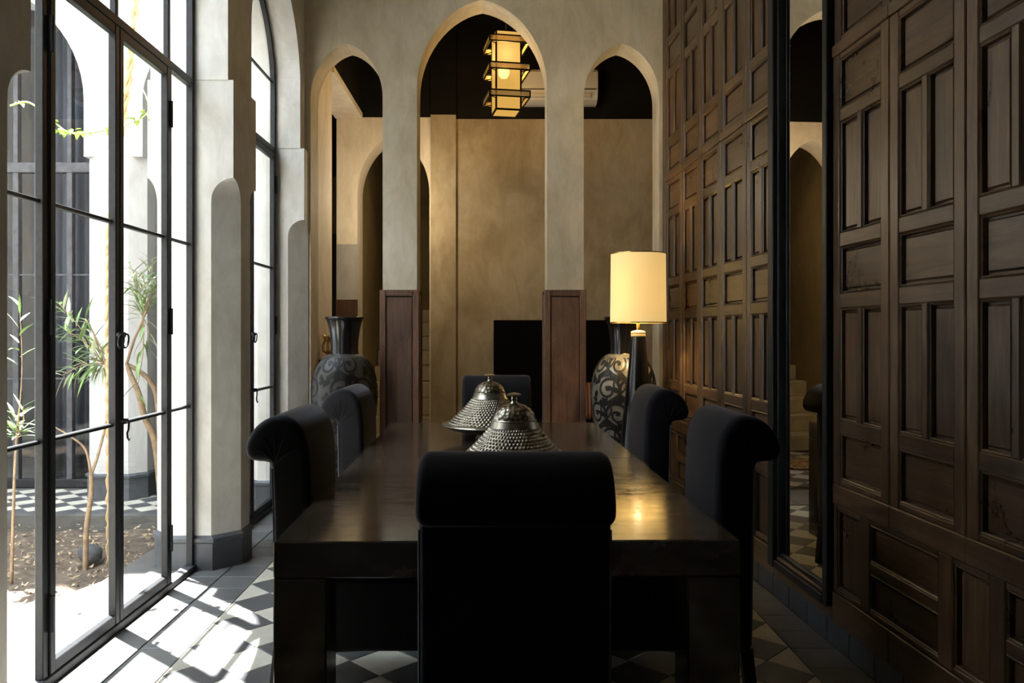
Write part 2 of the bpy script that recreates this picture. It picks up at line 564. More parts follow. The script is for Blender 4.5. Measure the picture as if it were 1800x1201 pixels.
T_triF = tile_mesh('tile', [(-hx, 0), (0, -hy), (hx, 0)], 'tile_light')
far_v, far_f = MB(), MB()
def quad_tile(mb, cx, cy, poly):
    mb.add([(cx + x * 0.985, cy + y * 0.985, -0.0005) for x, y in poly], [tuple(range(len(poly)))])
diam = [(-hx, 0), (0, -hy), (hx, 0), (0, hy)]
for mrow in range(-13, 9):
    y = Y0 + mrow * DY
    for k in range(9):
        x = XR - hx - k * DX
        if y > 2.4: link('tile', T_dark, fl, (x, y, 0))
        else: quad_tile(far_v, x, y, diam)
    y2 = y + hy
    for k in range(10):
        x = XR - k * DX
        msh = T_triR if k == 0 else T_triL if k == 9 else T_light
        poly = [(-hx, 0), (0, -hy), (0, hy)] if k == 0 else [(hx, 0), (0, hy), (0, -hy)] if k == 9 else diam
        if mrow == 8:
            if 0 < k < 9: link('tile', T_triF, fl, (x, y2, 0))
            continue
        if y2 > 2.4: link('tile', msh, fl, (x, y2, 0))
        else: quad_tile(far_f, x, y2, poly)
# back room field, seen only in the mirror
y = 6.80
for r in range(7):
    for k in range(13):
        quad_tile(far_v, -1.62 + k * DX, y + r * DY, diam)
        quad_tile(far_f, -1.62 + hx + k * DX, y + hy + r * DY, diam)
tag(far_v.build('dark_tile_field', 'tile_dark', fl), kind='stuff')
tag(far_f.build('light_tile_field', 'tile_light', fl), kind='stuff')
# border tiles 20 cm
T_b = tile_mesh('border_tile', [(0, 0), (0.209, 0), (0.209, 0.198), (0, 0.198)], 'tile_border')
YB = 3.957 - 0.197 * 9
for k in range(20):
    y = YB + k * 0.197
    link('border_tile', T_b, fl, (XL - 0.2115, y, 0))
    if y < 6.2: link('border_tile', T_b, fl, (XL - 0.4235, y, 0))
    # right border runs into the skewed wall: each tile cut to the wall
    xa, xb = 1.634 - 0.042 * y - 0.004 - XR, 1.634 - 0.042 * (y + 0.198) - 0.004 - XR
    link('border_tile', tile_mesh('border_tile', [(0, 0), (xa, 0), (xb, 0.198), (0, 0.198)], 'tile_border'), fl, (XR + 0.002, y, 0))
th = MB()
for k in range(8):
    th.cbox(-1.5 + k * 0.36, -1.5 + k * 0.36 + 0.357, 6.085, 6.62, -0.012, 0.001, 0.002)
th.build('threshold_slab', 'stone_threshold', fl)
nb = MB()
for sx0, sx1 in ((XL - 0.42, XL - 0.003), (XR + 0.003, 1.62)):
    nb.box(sx0, sx1, -2.1, YB - 0.004, -0.012, -0.0004)
tag(nb.build('border_field', 'tile_border', fl), kind='stuff')

# ================================================================== LEFT WALL
DXP = -1.745                 # room side of the glazed doors
wl = MB()
Z_SP = 2.85
wl = arch_slab(wl, 2.20, 6.60, Z_SP, CEIL, -2.0, -1.55,
               [(2.66, 4.47, 3.33, 1.00, 0.12), (4.90, 6.13, 3.33, 0.72, 0.12)], axis='y')
wall_left = weld(wl.build('wall_left', 'plaster_pillar'))
tag(wall_left, 'pale plaster wall with tall arched glazed doors to the courtyard', 'wall', kind='structure')
MB().box(-2.0, -1.52, -2.2, 2.20, 0, CEIL).build('wall_section', 'plaster_pillar', wall_left)

def pillar(y0, y1, xi=-1.52, xo=-2.02, stop=2.13, close=False):
    """square pier whose corners are chamfered below a rounded stop"""
    c = 0.13
    mb = MB()
    def ring(ch, z):
        return [(xi - ch, y0, z), (xi, y0 + ch, z), (xi, y1 - ch, z), (xi - ch, y1, z), (xo + ch, y1, z), (xo, y1 - ch, z), (xo, y0 + ch, z), (xo + ch, y0, z)]
    rings = [ring(c, 0.0), ring(c, stop)]
    for k in range(1, 9):
        a = k / 8 * math.pi / 2
        rings.append(ring(max(0.001, c * math.cos(a)) if k < 8 else 0.001, stop + 0.02 + 0.13 * math.sin(a)))
    rings.append(ring(0.001, Z_SP))
    v = [p for r in rings for p in r]; f = []
    for i in range(len(rings) - 1):
        for k in range(8):
            f.append((i * 8 + k, i * 8 + (k + 1) % 8, (i + 1) * 8 + (k + 1) % 8, (i + 1) * 8 + k))
    f.append(tuple(range((len(rings) - 1) * 8, len(rings) * 8)))
    mb.add(v, f)
    p = mb.build('pillar', 'plaster_pillar', wall_left, angle=25)
    # tadelakt plinth with a small moulding
    b = MB()
    e = 0.012
    def pl(e, z):
        return [(x + (e if x > (xi + xo) / 2 else -e), y + (e if y > (y0 + y1) / 2 else -e), zz) for x, y, zz in ring(c, z)]
    rr = [pl(e, 0), pl(e, 0.155), pl(e + 0.008, 0.163), pl(e + 0.008, 0.185), pl(0.0, 0.20)]
    v = [p_ for r in rr for p_ in r]; f = []
    for i in range(len(rr) - 1):
        for k in range(8):
            f.append((i * 8 + k, i * 8 + (k + 1) % 8, (i + 1) * 8 + (k + 1) % 8, (i + 1) * 8 + k))
    b.add(v, f).build('plinth', 'tadelakt_dark', p)
    return p
pillar(2.20, 2.655, -1.60)
pillar(4.475, 4.895)
pillar(6.135, 6.60)

def glazed_door(name, y0, y1, mid, fix, z_mun, spring, rise, s, label):
    """iron double door with fixed side lights (fix = width, may be 0) and an arched fanlight"""
    root = thing(name, label, 'door', (DXP, (y0 + y1) / 2, 0), 0, kind='structure')
    oy = -(y0 + y1) / 2
    X1, X0 = 0.0, -0.034
    def box(n, m, par, ya, yb, za, zb, xa=X0, xb=X1, c=0.003):
        return MB().cbox(xa, xb, ya + oy, yb + oy, za, zb, c).build(n, m, par)
    jf = 0.035
    half = (y1 - y0) / 2
    # arched outer frame
    path = [(y0 + jf / 2, 0.0), (y0 + jf / 2, Z_SP)]
    ap = [(u, z - 0.02) for u, z in arch_pts((y0 + y1) / 2, half - jf / 2, spring, rise, s)]
    path += ap + [(y1 - jf / 2, Z_SP), (y1 - jf / 2, 0.0)]
    fr = MB()
    v = []; f = []
    for i, (u, z) in enumerate(path):
        a = path[max(i - 1, 0)]; b = path[min(i + 1, len(path) - 1)]
        t = Vector((b[0] - a[0], b[1] - a[1])).normalized()
        n = Vector((-t.y, t.x)) * (jf / 2)
        for xx in (X0, X1):
            v.append((xx, u + n.x + oy, z + n.y)); v.append((xx, u - n.x + oy, z - n.y))
    for i in range(len(path) - 1):
        a, b = i * 4, i * 4 + 4
        for p, q in ((0, 1), (1, 3), (3, 2), (2, 0)):
            f.append((a + p, a + q, b + q, b + p))
    f += [(0, 1, 3, 2), (len(v) - 4, len(v) - 3, len(v) - 1, len(v) - 2)]
    fr.add(v, f).build('frame', 'black_iron', root)
    box('sill', 'iron_sill', root, y0, y1, 0.0, 0.035, X0 - 0.02, X1 + 0.01)
    box('transom', 'black_iron', root, y0 + jf, y1 - jf, 2.80, 2.845, X0, X1 + 0.004)
    cols = []
    if fix:
        for ya, yb, side in ((y0, y0 + fix, -1), (y1 - fix, y1, 1)):
            ym = yb if side < 0 else ya
            box('mullion', 'black_iron', root, ym - 0.017, ym + 0.017, 0.035, 2.80)
            pa, pb = (ya + jf, yb - 0.017) if side < 0 else (ya + 0.017, yb - jf)
            zs = [0.035] + z_mun + [2.80]
            for z in z_mun:
                box('glazing_bar', 'black_iron', root, pa, pb, z - 0.008, z + 0.008, -0.035, -0.012)
            for za, zb in zip(zs[:-1], zs[1:]):
                box('pane', 'glass', root, pa, pb, za, zb, -0.026, -0.022, 0.0005)
        lv = [(y0 + fix + 0.017, mid), (mid, y1 - fix - 0.017)]
    else:
        lv = [(y0 + jf, mid), (mid, y1 - jf)]
    for li, (ya, yb) in enumerate(lv):
        ya += 0.003; yb -= 0.003
        st = 0.036
        lf = MB()
        lf.cbox(X0 + 0.006, X1 + 0.008, ya + oy, ya + st + oy, 0.04, 2.795, 0.003).cbox(X0 + 0.006, X1 + 0.008, yb - st + oy, yb + oy, 0.04, 2.795, 0.003)
        lf.cbox(X0 + 0.006, X1 + 0.006, ya + st + oy, yb - st + oy, 0.04, 0.085, 0.003).cbox(X0 + 0.006, X1 + 0.006, ya + st + oy, yb - st + oy, 2.75, 2.795, 0.003)
        leaf = lf.build('door_leaf', 'black_iron', root)
        zs = [0.085] + z_mun + [2.75]
        for z in z_mun:
            box('glazing_bar', 'black_iron', leaf, ya + st, yb - st, z - 0.008, z + 0.008, -0.035, -0.005)
        for za, zb in zip(zs[:-1], zs[1:]):
            box('pane', 'glass', leaf, ya + st, yb - st, za, zb, -0.026, -0.022, 0.0005)
        hy_ = ya if li == 0 else yb
        for hz in (0.28, 1.44, 2.55):
            MB().lathe([(0.010, hz - 0.07), (0.010, hz + 0.07)], 8, 0.012, hy_ + oy).build('hinge', 'black_iron', leaf, angle=40)
        my = (yb - 0.02 if li == 0 else ya + 0.02) + oy
        # ring pull
        MB().lathe([(0.013, 0), (0.013, 0.012)], 10).build('rose', 'black_iron', leaf, angle=40)
        rs = leaf.children[-1]; rs.location = (0.008, my, 1.37); rs.rotation_euler = (0, R(90), 0)
        ring = [(0.024 + 0.004 * math.sin(a), my + 0.026 * math.cos(a), 1.342 + 0.032 * math.sin(a)) for a in [2 * math.pi * k / 18 for k in range(18)]]
        MB().tube(ring, 0.0045, 6, True).build('ring_handle', 'black_iron', leaf, smooth=True)
        if li == 1:
            hk = [(0.012, my - 0.03, 0.975), (0.022, my + 0.015, 0.972), (0.024, my + 0.03, 0.955), (0.026, my + 0.022, 0.925), (0.028, my + 0.005, 0.912), (0.03, my + 0.004, 0.89), (0.03, my + 0.018, 0.876), (0.03, my + 0.032, 0.884)]
            MB().tube(hk, [0.008, 0.009, 0.006, 0.005, 0.005, 0.005, 0.0045, 0.003], 6).build('hook', 'black_iron', leaf, smooth=True)
    # fanlight bars and panes
    def top(u):
        return spring + arch_h((u - (y0 + y1) / 2) / half, rise, s) - 0.03
    bars = [mid] if not fix else [y0 + fix, mid, y1 - fix]
    for u in bars:
        box('fanlight_bar', 'black_iron', root, u - 0.014, u + 0.014, 2.845, top(u), -0.034, -0.005)
    box('fanlight_bar', 'black_iron', root, y0 + jf, y1 - jf, 3.36, 3.375, -0.032, -0.012)
    edges = [y0 + jf * 0.6] + bars + [y1 - jf * 0.6]
    for ua, ub in zip(edges[:-1], edges[1:]):
        ua += 0.012; ub -= 0.012
        us = [ua + (ub - ua) * k / 8 for k in range(9)]
        poly = [(ua + oy, 2.845), (ub + oy, 2.845)] + [(u + oy, max(2.85, top(u) + 0.012)) for u in reversed(us)]
        n = len(poly)
        v = [(-0.026, p[0], p[1]) for p in poly] + [(-0.022, p[0], p[1]) for p in poly]
        MB().add(v, [tuple(range(n)), tuple(range(n, 2 * n))[::-1]] + [(i, (i + 1) % n, n + (i + 1) % n, n + i) for i in range(n)]).build('pane', 'glass', root)
    return root
glazed_door('door_1', 2.66, 4.47, 3.566, 0.33, [0.955, 1.89], 3.33, 1.00, 0.12, 'tall black iron glazed doors nearest the camera, opening to the sunlit courtyard')
glazed_door('door_2', 4.90, 6.13, 5.515, 0.0, [0.955, 1.89], 3.33, 0.72, 0.12, 'narrower arched black iron glazed doors behind the pillar, further down the room')

# ================================================================== ARCADE (middle wall)
YA, YB2 = 6.28, 6.55
opens = [(-1.504, -0.916, 3.30, 0.44, 0.14), (-0.636, 0.425, 3.38, 0.716, 0.12), (0.724, 1.340, 3.30, 0.44, 0.14)]
mb = arch_slab(MB(), -1.56, 1.42, 1.70, CEIL, YA, YB2, opens, 'x')
arc = weld(mb.build('wall_middle', 'plaster_grey'))
tag(arc, 'beige plaster arcade wall with three pointed arches', 'wall', kind='structure')
for x0, x1 in ((-0.916, -0.636), (0.425, 0.724)):
    MB().box(x0, x1, YA, YB2, 0, 1.70).build('column_core', 'plaster_grey', arc)
MB().box(1.340, 1.42, YA, YB2, 0, 1.70).box(-1.56, -1.504, YA, YB2, 0, 1.70).build('side_pier', 'plaster_grey', arc)
# reddish wooden casing round the two columns
for x0, x1 in ((-0.916, -0.636), (0.425, 0.724)):
    xa, xb, ya, yb, zt = x0 - 0.022, x1 + 0.018, YA - 0.024, YB2 + 0.024, 1.728
    cs = MB().box(x0, x1, YA - 0.008, YA - 0.002, 0.05, zt - 0.05).build('wood_casing', 'wood_back', arc)
    def pc(n, a, b_, c_, d_, e_, f_, mm='wood_red'):
        me = MB().cbox(-(b_ - a) / 2, (b_ - a) / 2, -(d_ - c_) / 2, (d_ - c_) / 2, -(f_ - e_) / 2, (f_ - e_) / 2, 0.004).mesh(n, mm)
        o = link(n, me, cs, ((a + b_) / 2, (c_ + d_) / 2, (e_ + f_) / 2)); return o
    pc('stile', xa, xa + 0.05, ya, YA - 0.001, 0.0, zt)
    pc('stile', xb - 0.05, xb, ya, YA - 0.001, 0.0, zt)
    pc('rail', xa + 0.051, xb - 0.051, ya + 0.001, YA - 0.001, zt - 0.05, zt)
    pc('rail', xa + 0.051, xb - 0.051, ya + 0.001, YA - 0.001, 0.0, 0.09)
    pc('panel', xa + 0.055, xb - 0.055, ya + 0.009, YA - 0.004, 0.096, zt - 0.057)
    for side in (0, 1):
        sa, sb = (xa, x0 - 0.001) if side == 0 else (x1 + 0.001, xb)
        pc('stile', sa, sb, YA + 0.001, YA + 0.05, 0, zt)
        pc('stile', sa, sb, YB2 - 0.03, yb, 0, zt)
        pc('panel', sa + 0.006, sb - 0.006, YA + 0.053, YB2 - 0.033, 0.05, zt - 0.03)
    pc('panel', xa, xb, YB2 + 0.001, yb, 0, zt)

# ================================================================== RIGHT WALL with reclaimed doors
RW_ANG = math.atan(0.042)
wr = MB().box(0.045, 0.25, -2.4, 6.7, -0.02, CEIL).build('wall_right', 'wood_back')
wr.location = (1.634, 0, 0); wr.rotation_euler = (0, 0, RW_ANG)
tag(wr, 'tall wall clad in old dark carved door panels', 'wall', kind='structure')
BOXM = {}
def piece(n, mat, par, y0, y1, z0, z1, x0, x1, c=0.004, jit=0.0):
    key = (n, mat, round(y1 - y0, 3), round(z1 - z0, 3), round(x1 - x0, 3))
    if key not in BOXM:
        w, h, d = (y1 - y0) / 2, (z1 - z0) / 2, (x1 - x0) / 2
        BOXM[key] = MB().cbox(-d, d, -w, w, -h, h, c).mesh(n, mat)
    return link(n, BOXM[key], par, ((x0 + x1) / 2 + random.uniform(-jit, jit), (y0 + y1) / 2, (z0 + z1) / 2))
def raised_panel(par, y0, y1, z0, z1, vert=True):
    """recessed board with a slightly raised, bevelled field and a fillet moulding"""
    key = ('rp', round(y1 - y0, 3), round(z1 - z0, 3), vert)
    if key not in BOXM:
        w, h = (y1 - y0) / 2, (z1 - z0) / 2
        def rg(e, x): return [(x, -w + e, -h + e), (x, w - e, -h + e), (x, w - e, h - e), (x, -w + e, h - e)]
        rr = [rg(0.0, 0.036), rg(0.0, 0.004), rg(0.004, 0.000), rg(0.009, 0.004), rg(0.010, 0.022), rg(0.017, 0.022), rg(0.024, 0.012)]
        v = [p for r in rr for p in r]; f = []
        for i in range(len(rr) - 1):
            for k in range(4):
                f.append((i * 4 + k, i * 4 + (k + 1) % 4, i * 4 + 4 + (k + 1) % 4, i * 4 + 4 + k))
        f.append(tuple(range(len(v) - 4, len(v)))); f.append((0, 1, 2, 3))
        BOXM[key] = MB().add(v, f).mesh('panel', 'wood_panel' if vert else 'wood_panel_h')
    return link('panel', BOXM[key], par, (random.uniform(-0.002, 0.002), (y0 + y1) / 2, (z0 + z1) / 2))
def door_leaf(y0, y1, zb):
    """old shutter leaf: square, pair of uprights, square, pair of uprights, square"""
    y0 += 0.002; y1 -= 0.002
    H = 1.865
    jt = random.uniform(-0.004, 0.003)
    leaf = MB().box(0.030, 0.044, y0 + 0.005, y1 - 0.005, zb + 0.005, zb + H - 0.005).build('door_leaf', 'wood_back', wr)
    leaf.location.x = jt
    st = 0.058
    for a in (y0, y1 - st):
        piece('stile', 'wood_frame', leaf, a, a + st, zb, zb + H, -0.004, 0.030)
    rows = [(0.025, 0.225, 'h'), (0.285, 0.765, 'v'), (0.83, 1.03, 'h'), (1.09, 1.57, 'v'), (1.625, 1.84, 'h')]
    pa, pb = y0 + st, y1 - st
    prev = 0.0
    for (a, b_, k) in rows:
        piece('rail', 'wood_frame_h', leaf, pa, pb, zb + prev, zb + a, -0.002, 0.030)
        prev = b_
        if k == 'h':
            raised_panel(leaf, pa, pb, zb + a, zb + b_, False)
        else:
            mw = 0.036; mid = (pa + pb) / 2
            piece('muntin', 'wood_frame', leaf, mid - mw / 2, mid + mw / 2, zb + a, zb + b_, -0.003, 0.030)
            raised_panel(leaf, pa, mid - mw / 2, zb + a, zb + b_)
            raised_panel(leaf, mid + mw / 2, pb, zb + a, zb + b_)
    piece('rail', 'wood_frame_h', leaf, pa, pb, zb + prev, zb + H, -0.002, 0.030)
    return leaf
colsF = [6.19, 5.74, 5.30, 4.87, 4.43, 4.02]
colsN = [3.387, 2.94, 2.495, 2.05, 1.605, 1.16]
for cols in (colsF, colsN):
    for b_, a in zip(cols[:-1], cols[1:]):
        door_leaf(a, b_, 0.72)
        door_leaf(a, b_, 2.637)
        piece('rail', 'wood_orange' if (cols is colsN and b_ == 3.387) else 'wood_frame_h', wr, a, b_, 2.586, 2.636, -0.012, 0.044)
        piece('rail', 'wood_frame_h', wr, a, b_, 0.632, 0.719, -0.008, 0.044)
        piece('base_board', 'wood_frame_h', wr, a, b_, 0.112, 0.245, -0.010, 0.044)
        piece('rail', 'wood_frame_h', wr, a, b_, 4.503, 4.60, -0.012, 0.044)
piece('base_board', 'wood_frame_h', wr, 3.388, 4.019, 0.112, 0.180, -0.010, 0.044)
piece('corner_post', 'wood_frame', wr, 6.192, 6.268, 0.112, 4.6, -0.008, 0.044)
piece('corner_post', 'wood_frame', wr, 1.05, 1.158, 0.112, 4.6, -0.008, 0.044)
# lower strip: a leaf laid on its side: upright panel, two lying panels, ...
def low_strip(segs, ya, yb):
    leaf = MB().box(0.030, 0.044, ya, yb, 0.248, 0.63).build('door_leaf', 'wood_back', wr)
    cur = yb
    for (p1, p0, k) in segs:
        piece('stile', 'wood_frame', leaf, p1, cur, 0.247, 0.631, -0.004, 0.030)
        cur = p0
        piece('rail', 'wood_frame_h', leaf, p0, p1, 0.61, 0.631, -0.002, 0.030)
        piece('rail', 'wood_frame_h', leaf, p0, p1, 0.247, 0.268, -0.002, 0.030)
        if k == 'v':
            raised_panel(leaf, p0, p1, 0.268, 0.61)
        else:
            piece('rail', 'wood_frame_h', leaf, p0, p1, 0.415, 0.46, -0.003, 0.030)
            raised_panel(leaf, p0, p1, 0.46, 0.61, False)
            raised_panel(leaf, p0, p1, 0.268, 0.415, False)
    piece('stile', 'wood_frame', leaf, ya, cur, 0.247, 0.631, -0.004, 0.030)
low_strip([(3.36, 3.16, 'v'), (3.09, 2.645, 'h'), (2.565, 2.387, 'v'), (2.316, 1.87, 'h'), (1.79, 1.61, 'v'), (1.53, 1.24, 'h')], 1.16, 3.386)
low_strip([(6.14, 5.94, 'v'), (5.87, 5.43, 'h'), (5.35, 5.17, 'v'), (5.10, 4.66, 'h'), (4.58, 4.36, 'v'), (4.30, 4.07, 'v')], 4.02, 6.19)
MB().box(0.0, 0.05, -2.3, 1.05, 0.112, 4.6).build('wall_section', 'wood_frame', wr)
MB().box(0.0, 0.05, -2.3, 6.27, 4.602, CEIL).build('wall_section', 'plaster_grey', wr)
bb = MB().box(0.016, 0.045, 0.9, 6.27, 0.0, 0.108).build('baseboard_right', 'grout')
bb.location = wr.location; bb.rotation_euler = wr.rotation_euler
tag(bb, 'row of dark grey skirting tiles under the wood panelling', 'baseboard', kind='structure')
yy = 6.25
while yy > 1.0:
    key = 'skirt'
    if key not in BOXM:
        BOXM[key] = MB().cbox(-0.009, 0.009, -0.0985, 0.0985, -0.055, 0.055, 0.003).mesh('tile', 'tadelakt_dark')
    link('tile', BOXM[key], bb, (0.006, yy - 0.1, 0.056)); yy -= 0.2

# ------------------------------------------------------------------ tall mirror
mr = thing('wall_mirror', 'very tall narrow mirror in a black frame on the panelled wall', 'mirror', (1.634, 0, 0), RW_ANG)
def mbox(n, m, y0, y1, z0, z1, x0, x1, c=0.004):
    return MB().cbox(x0, x1, y0, y1, z0, z1, c).build(n, m, mr)
ZT = 3.45
mbox('mirror_glass', 'mirror', 3.43, 3.955, 0.25, ZT - 0.06, 0.002, 0.012, 0.0005)
mbox('frame_side', 'black_iron', 3.955, 4.018, 0.175, ZT, -0.045, 0.04)
mbox('frame_side', 'black_iron', 3.390, 3.432, 0.175, ZT, -0.035, 0.04)
mbox('frame_bead', 'black_iron', 3.940, 3.956, 0.22, ZT - 0.04, -0.022, 0.02)
mbox('frame_bead', 'black_iron', 3.431, 3.440, 0.22, ZT - 0.04, -0.018, 0.02)
mbox('frame_foot', 'black_iron', 3.432, 3.955, 0.175, 0.215, -0.040, 0.04)
mbox('frame_foot_bead', 'wood_orange', 3.432, 3.955, 0.216, 0.232, -0.024, 0.04)
mbox('frame_foot_bead', 'black_iron', 3.432, 3.955, 0.233, 0.252, -0.012, 0.04)
mbox('frame_head', 'black_iron', 3.432, 3.955, ZT - 0.06, ZT, -0.04, 0.04)

# ================================================================== BACK ROOM
YBK = 8.70
ZBAND = 3.815
AL, AR = -1.556, -0.74        # arched opening to the stairs
mb = arch_slab(MB(), -1.79, -0.725, 0.0, ZBAND, YBK, YBK + 0.35, [(AL, AR, 2.95, 0.66, 0.15)], 'x')
bw = weld(mb.build('wall_far', 'plaster_pale_lit'))
tag(bw, 'far plaster wall beyond the arches with a black painted upper band', 'wall', kind='structure')
MB().box(-0.725, -0.44, YBK - 0.035, YBK + 0.35, 0, ZBAND + 0.02).build('pilaster', 'plaster_warm', bw)
MB().box(-0.44, 2.4, YBK, YBK + 0.35, 0, ZBAND - 0.02).build('main_panel', 'plaster_warm', bw)
MB().box(-1.79, -0.725, YBK - 0.004, YBK + 0.35, ZBAND, CEIL).box(-0.725, -0.44, YBK - 0.035, YBK + 0.35, ZBAND + 0.02, CEIL).box(-0.44, 2.4, YBK, YBK + 0.35, ZBAND - 0.02, CEIL).build('black_band', 'black_paint', bw)
MB().box(-1.79, AL + 0.004, YBK - 0.006, YBK + 0.01, 1.753, 2.38).build('grey_dado', 'plaster_band', bw)
MB().cbox(-1.795, AL + 0.006, YBK - 0.03, YBK + 0.01, 0.0, 1.753, 0.004).build('wood_casing', 'wood_red', bw)
# left side of the back room: short wall, then a soffit over an opening, dark passage beyond
wlb = MB().box(-1.80, -1.515, 6.55, 7.15, 0, CEIL).build('wall_left_back', 'plaster_pale_lit')
tag(wlb, 'short lit wall beyond the left arch', 'wall', kind='structure')
MB().box(-1.80, -1.495, 7.15, YBK - 0.005, 3.80, 3.86).build('soffit', 'plaster_pale_lit', wlb)
MB().box(-1.80, -1.497, 7.15, YBK - 0.005, 3.86, CEIL).build('black_fascia', 'black_paint', wlb)
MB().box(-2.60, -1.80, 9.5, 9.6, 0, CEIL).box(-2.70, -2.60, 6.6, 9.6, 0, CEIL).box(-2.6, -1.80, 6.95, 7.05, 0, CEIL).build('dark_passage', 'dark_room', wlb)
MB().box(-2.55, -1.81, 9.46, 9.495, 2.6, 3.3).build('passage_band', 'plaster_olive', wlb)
wrb = MB().box(2.0, 2.2, 6.55, 8.7, 0, ZBAND).build('wall_right_back', 'plaster_warm')
tag(wrb, 'side wall beyond the right arch', 'wall', kind='structure')
MB().box(1.42, 2.0, 6.40, 6.55, 0, CEIL).build('return_wall', 'plaster_warm', wrb)
MB().box(2.0, 2.2, 6.55, 8.7, ZBAND, CEIL).build('black_band', 'black_paint', wrb)
ce = MB().box(-2.0, 1.9, -2.2, 6.4, CEIL, CEIL + 0.1).build('ceiling', 'plaster_grey')
tag(ce, 'high plain ceiling above the dining room', 'ceiling', kind='structure')
MB().box(-2.7, 2.4, 6.4, 11.8, CEIL, CEIL + 0.1).build('black_ceiling', 'black_paint', ce)
wf = MB().box(-2.0, 1.9, -2.4, -2.2, 0, CEIL).build('wall_front', 'plaster_grey')
tag(wf, 'plain plaster end wall behind the camera', 'wall', kind='structure')
# stair corridor
cor = MB().box(AL - 0.2, AL - 0.01, YBK + 0.35, 11.6, 0, CEIL).box(AR + 0.01, AR + 0.2, YBK + 0.35, 11.6, 0, CEIL).box(AL - 0.2, AR + 0.2, 11.6, 11.8, 0, CEIL).build('wall_stair', 'plaster_olive')
tag(cor, 'olive plaster stair passage behind the far arched opening', 'wall', kind='structure')
st = thing('staircase', 'pale stone steps rising inside the far arched opening', 'stairs', (-1.148, 8.78, 0), kind='structure')
for k in range(9):
    MB().cbox(-0.404, 0.404, k * 0.29, 2.78, k * 0.19 + 0.001, (k + 1) * 0.19, 0.006).build('step', 'stone_step', st)
sw = thing('light_switch', 'small black wall switch in the stair passage', 'switch', (AR + 0.009, 9.25, 1.25))
MB().cbox(-0.012, 0.0, -0.04, 0.04, -0.06, 0.06, 0.003).build('plate', 'grey_plastic', sw)
MB().cbox(-0.018, -0.010, -0.015, 0.015, -0.025, 0.025, 0.002).build('rocker', 'grey_plastic', sw)

# ------------------------------------------------------------------ courtyard shell
gt = MB().box(-8.2, -2.0, 5.85, 6.92, -0.16, -0.012).box(-2.2, -2.0, -1.2, 5.85, -0.16, -0.012)
gt.add([(-2.2, -1.2, -0.012), (-8.2, -1.2, -0.012), (-8.2, 3.80, -0.012), (-2.40, 3.80, -0.012), (-2.2, 4.30, -0.012)], [(0, 1, 2, 3, 4)])
gt.add([(-8.2, 3.80, -0.012), (-2.40, 3.80, -0.012), (-2.2, 4.30, -0.012), (-8.2, 3.80, -0.2), (-2.40, 3.80, -0.2), (-2.2, 4.30, -0.2)], [(0, 1, 4, 3), (1, 2, 5, 4)])
gt.box(-2.0, -1.80, 2.65, 6.14, -0.06, -0.001)
gt = gt.build('terrace_floor', 'stone_threshold')
tag(gt, 'tiled courtyard walk around the planting bed', 'floor', kind='structure')
d, l = MB(), MB()
q = [(-0.11, 0), (0, -0.11), (0.11, 0), (0, 0.11)]
# walk beside the opposite pillars: run slightly skew
for i in range(-1, 30):
    for j in range(5):
        cx = -2.2 - i * 0.22; cy = 5.98 + j * 0.22
        for mb, ox in ((d, 0.0), (l, 0.11)):
            oy_ = 0.0 if mb is d else 0.11
            if cy + oy_ + 0.11 < 6.92 and -8 < cx + ox < -2.1:
                mb.add([(cx + ox + x * 0.98 , cy + oy_ + y * 0.98, -0.0115) for x, y in q], [(0, 1, 2, 3)])
for i in range(0, 10):
    for j in range(0, 24):
        for mb, o_ in ((d, 0.0), (l, 0.146)):
            cx = -2.06 - i * 0.292 + o_; cy = -0.9 + j * 0.2815 + o_ * 0.964
            if cx < -2.05 + 0.13 and cy < 3.65 or (cx > -2.1 and cx < -1.92 and cy < 4.3):
                if cx - 0.146 > -8 and cx + 0.146 < -1.77:
                    mb.add([(cx + x * 1.3, cy + y * 1.27, -0.0115) for x, y in q], [(0, 1, 2, 3)])
tag(d.build('dark_tile_field', 'tile_dark', gt), kind='stuff')
tag(l.build('light_tile_field', 'tile_light', gt), kind='stuff')
wc = MB()
HF = 10.2
ow = [(-8.1, -6.2, 3.33, 1.0, 0.12), (-5.24, -3.43, 3.33, 1.0, 0.12), (-2.94, -2.05, 3.33, 0.55, 0.12)]
wc = weld(arch_slab(wc, -8.3, -1.80, Z_SP, HF, 6.42, 6.95, ow, 'x').build('wall_courtyard', 'plaster_white'))
tag(wc, 'white courtyard facade with arches opposite the planting bed', 'wall', kind='structure')
for x0, x1 in ((-6.20, -5.24), (-3.43, -2.94), (-2.05, -1.80)):
    w = x1 - x0
    c = 0.11
    def oc(e, z):
        return [(x0 + c - e, 6.40 - e, z), (x1 - c + e, 6.40 - e, z), (x1 + e, 6.40 + c - e, z), (x1 + e, 6.96, z), (x0 - e, 6.96, z), (x0 - e, 6.40 + c - e, z)]
    def loft(rr):
        v = [p for r in rr for p in r]; f = []
        n = len(rr[0])
        for i in range(len(rr) - 1):
            for k in range(n):
                f.append((i * n + k, i * n + (k + 1) % n, (i + 1) * n + (k + 1) % n, (i + 1) * n + k))
        f.append(tuple(range(len(v) - n, len(v))))
        return MB().add(v, f)
    p = loft([oc(0, 0), oc(0, Z_SP)]).build('pillar', 'plaster_white', wc)
    loft([oc(0.012, -0.1), oc(0.012, 0.165), oc(0.022, 0.172), oc(0.022, 0.19), oc(0.0, 0.205)]).build('plinth', 'tadelakt_dark', p)
MB().box(-8.4, -8.2, -1.2, 6.5, -0.1, HF - 2).build('side_wall', 'plaster_band', wc)
MB().box(-8.4, -2.0, -1.4, -1.2, -0.1, HF - 2).build('near_wall', 'plaster_band', wc)
MB().box(-2.0, -1.56, -2.4, 6.6, CEIL, HF - 2).build('upper_wall', 'plaster_white', wc)
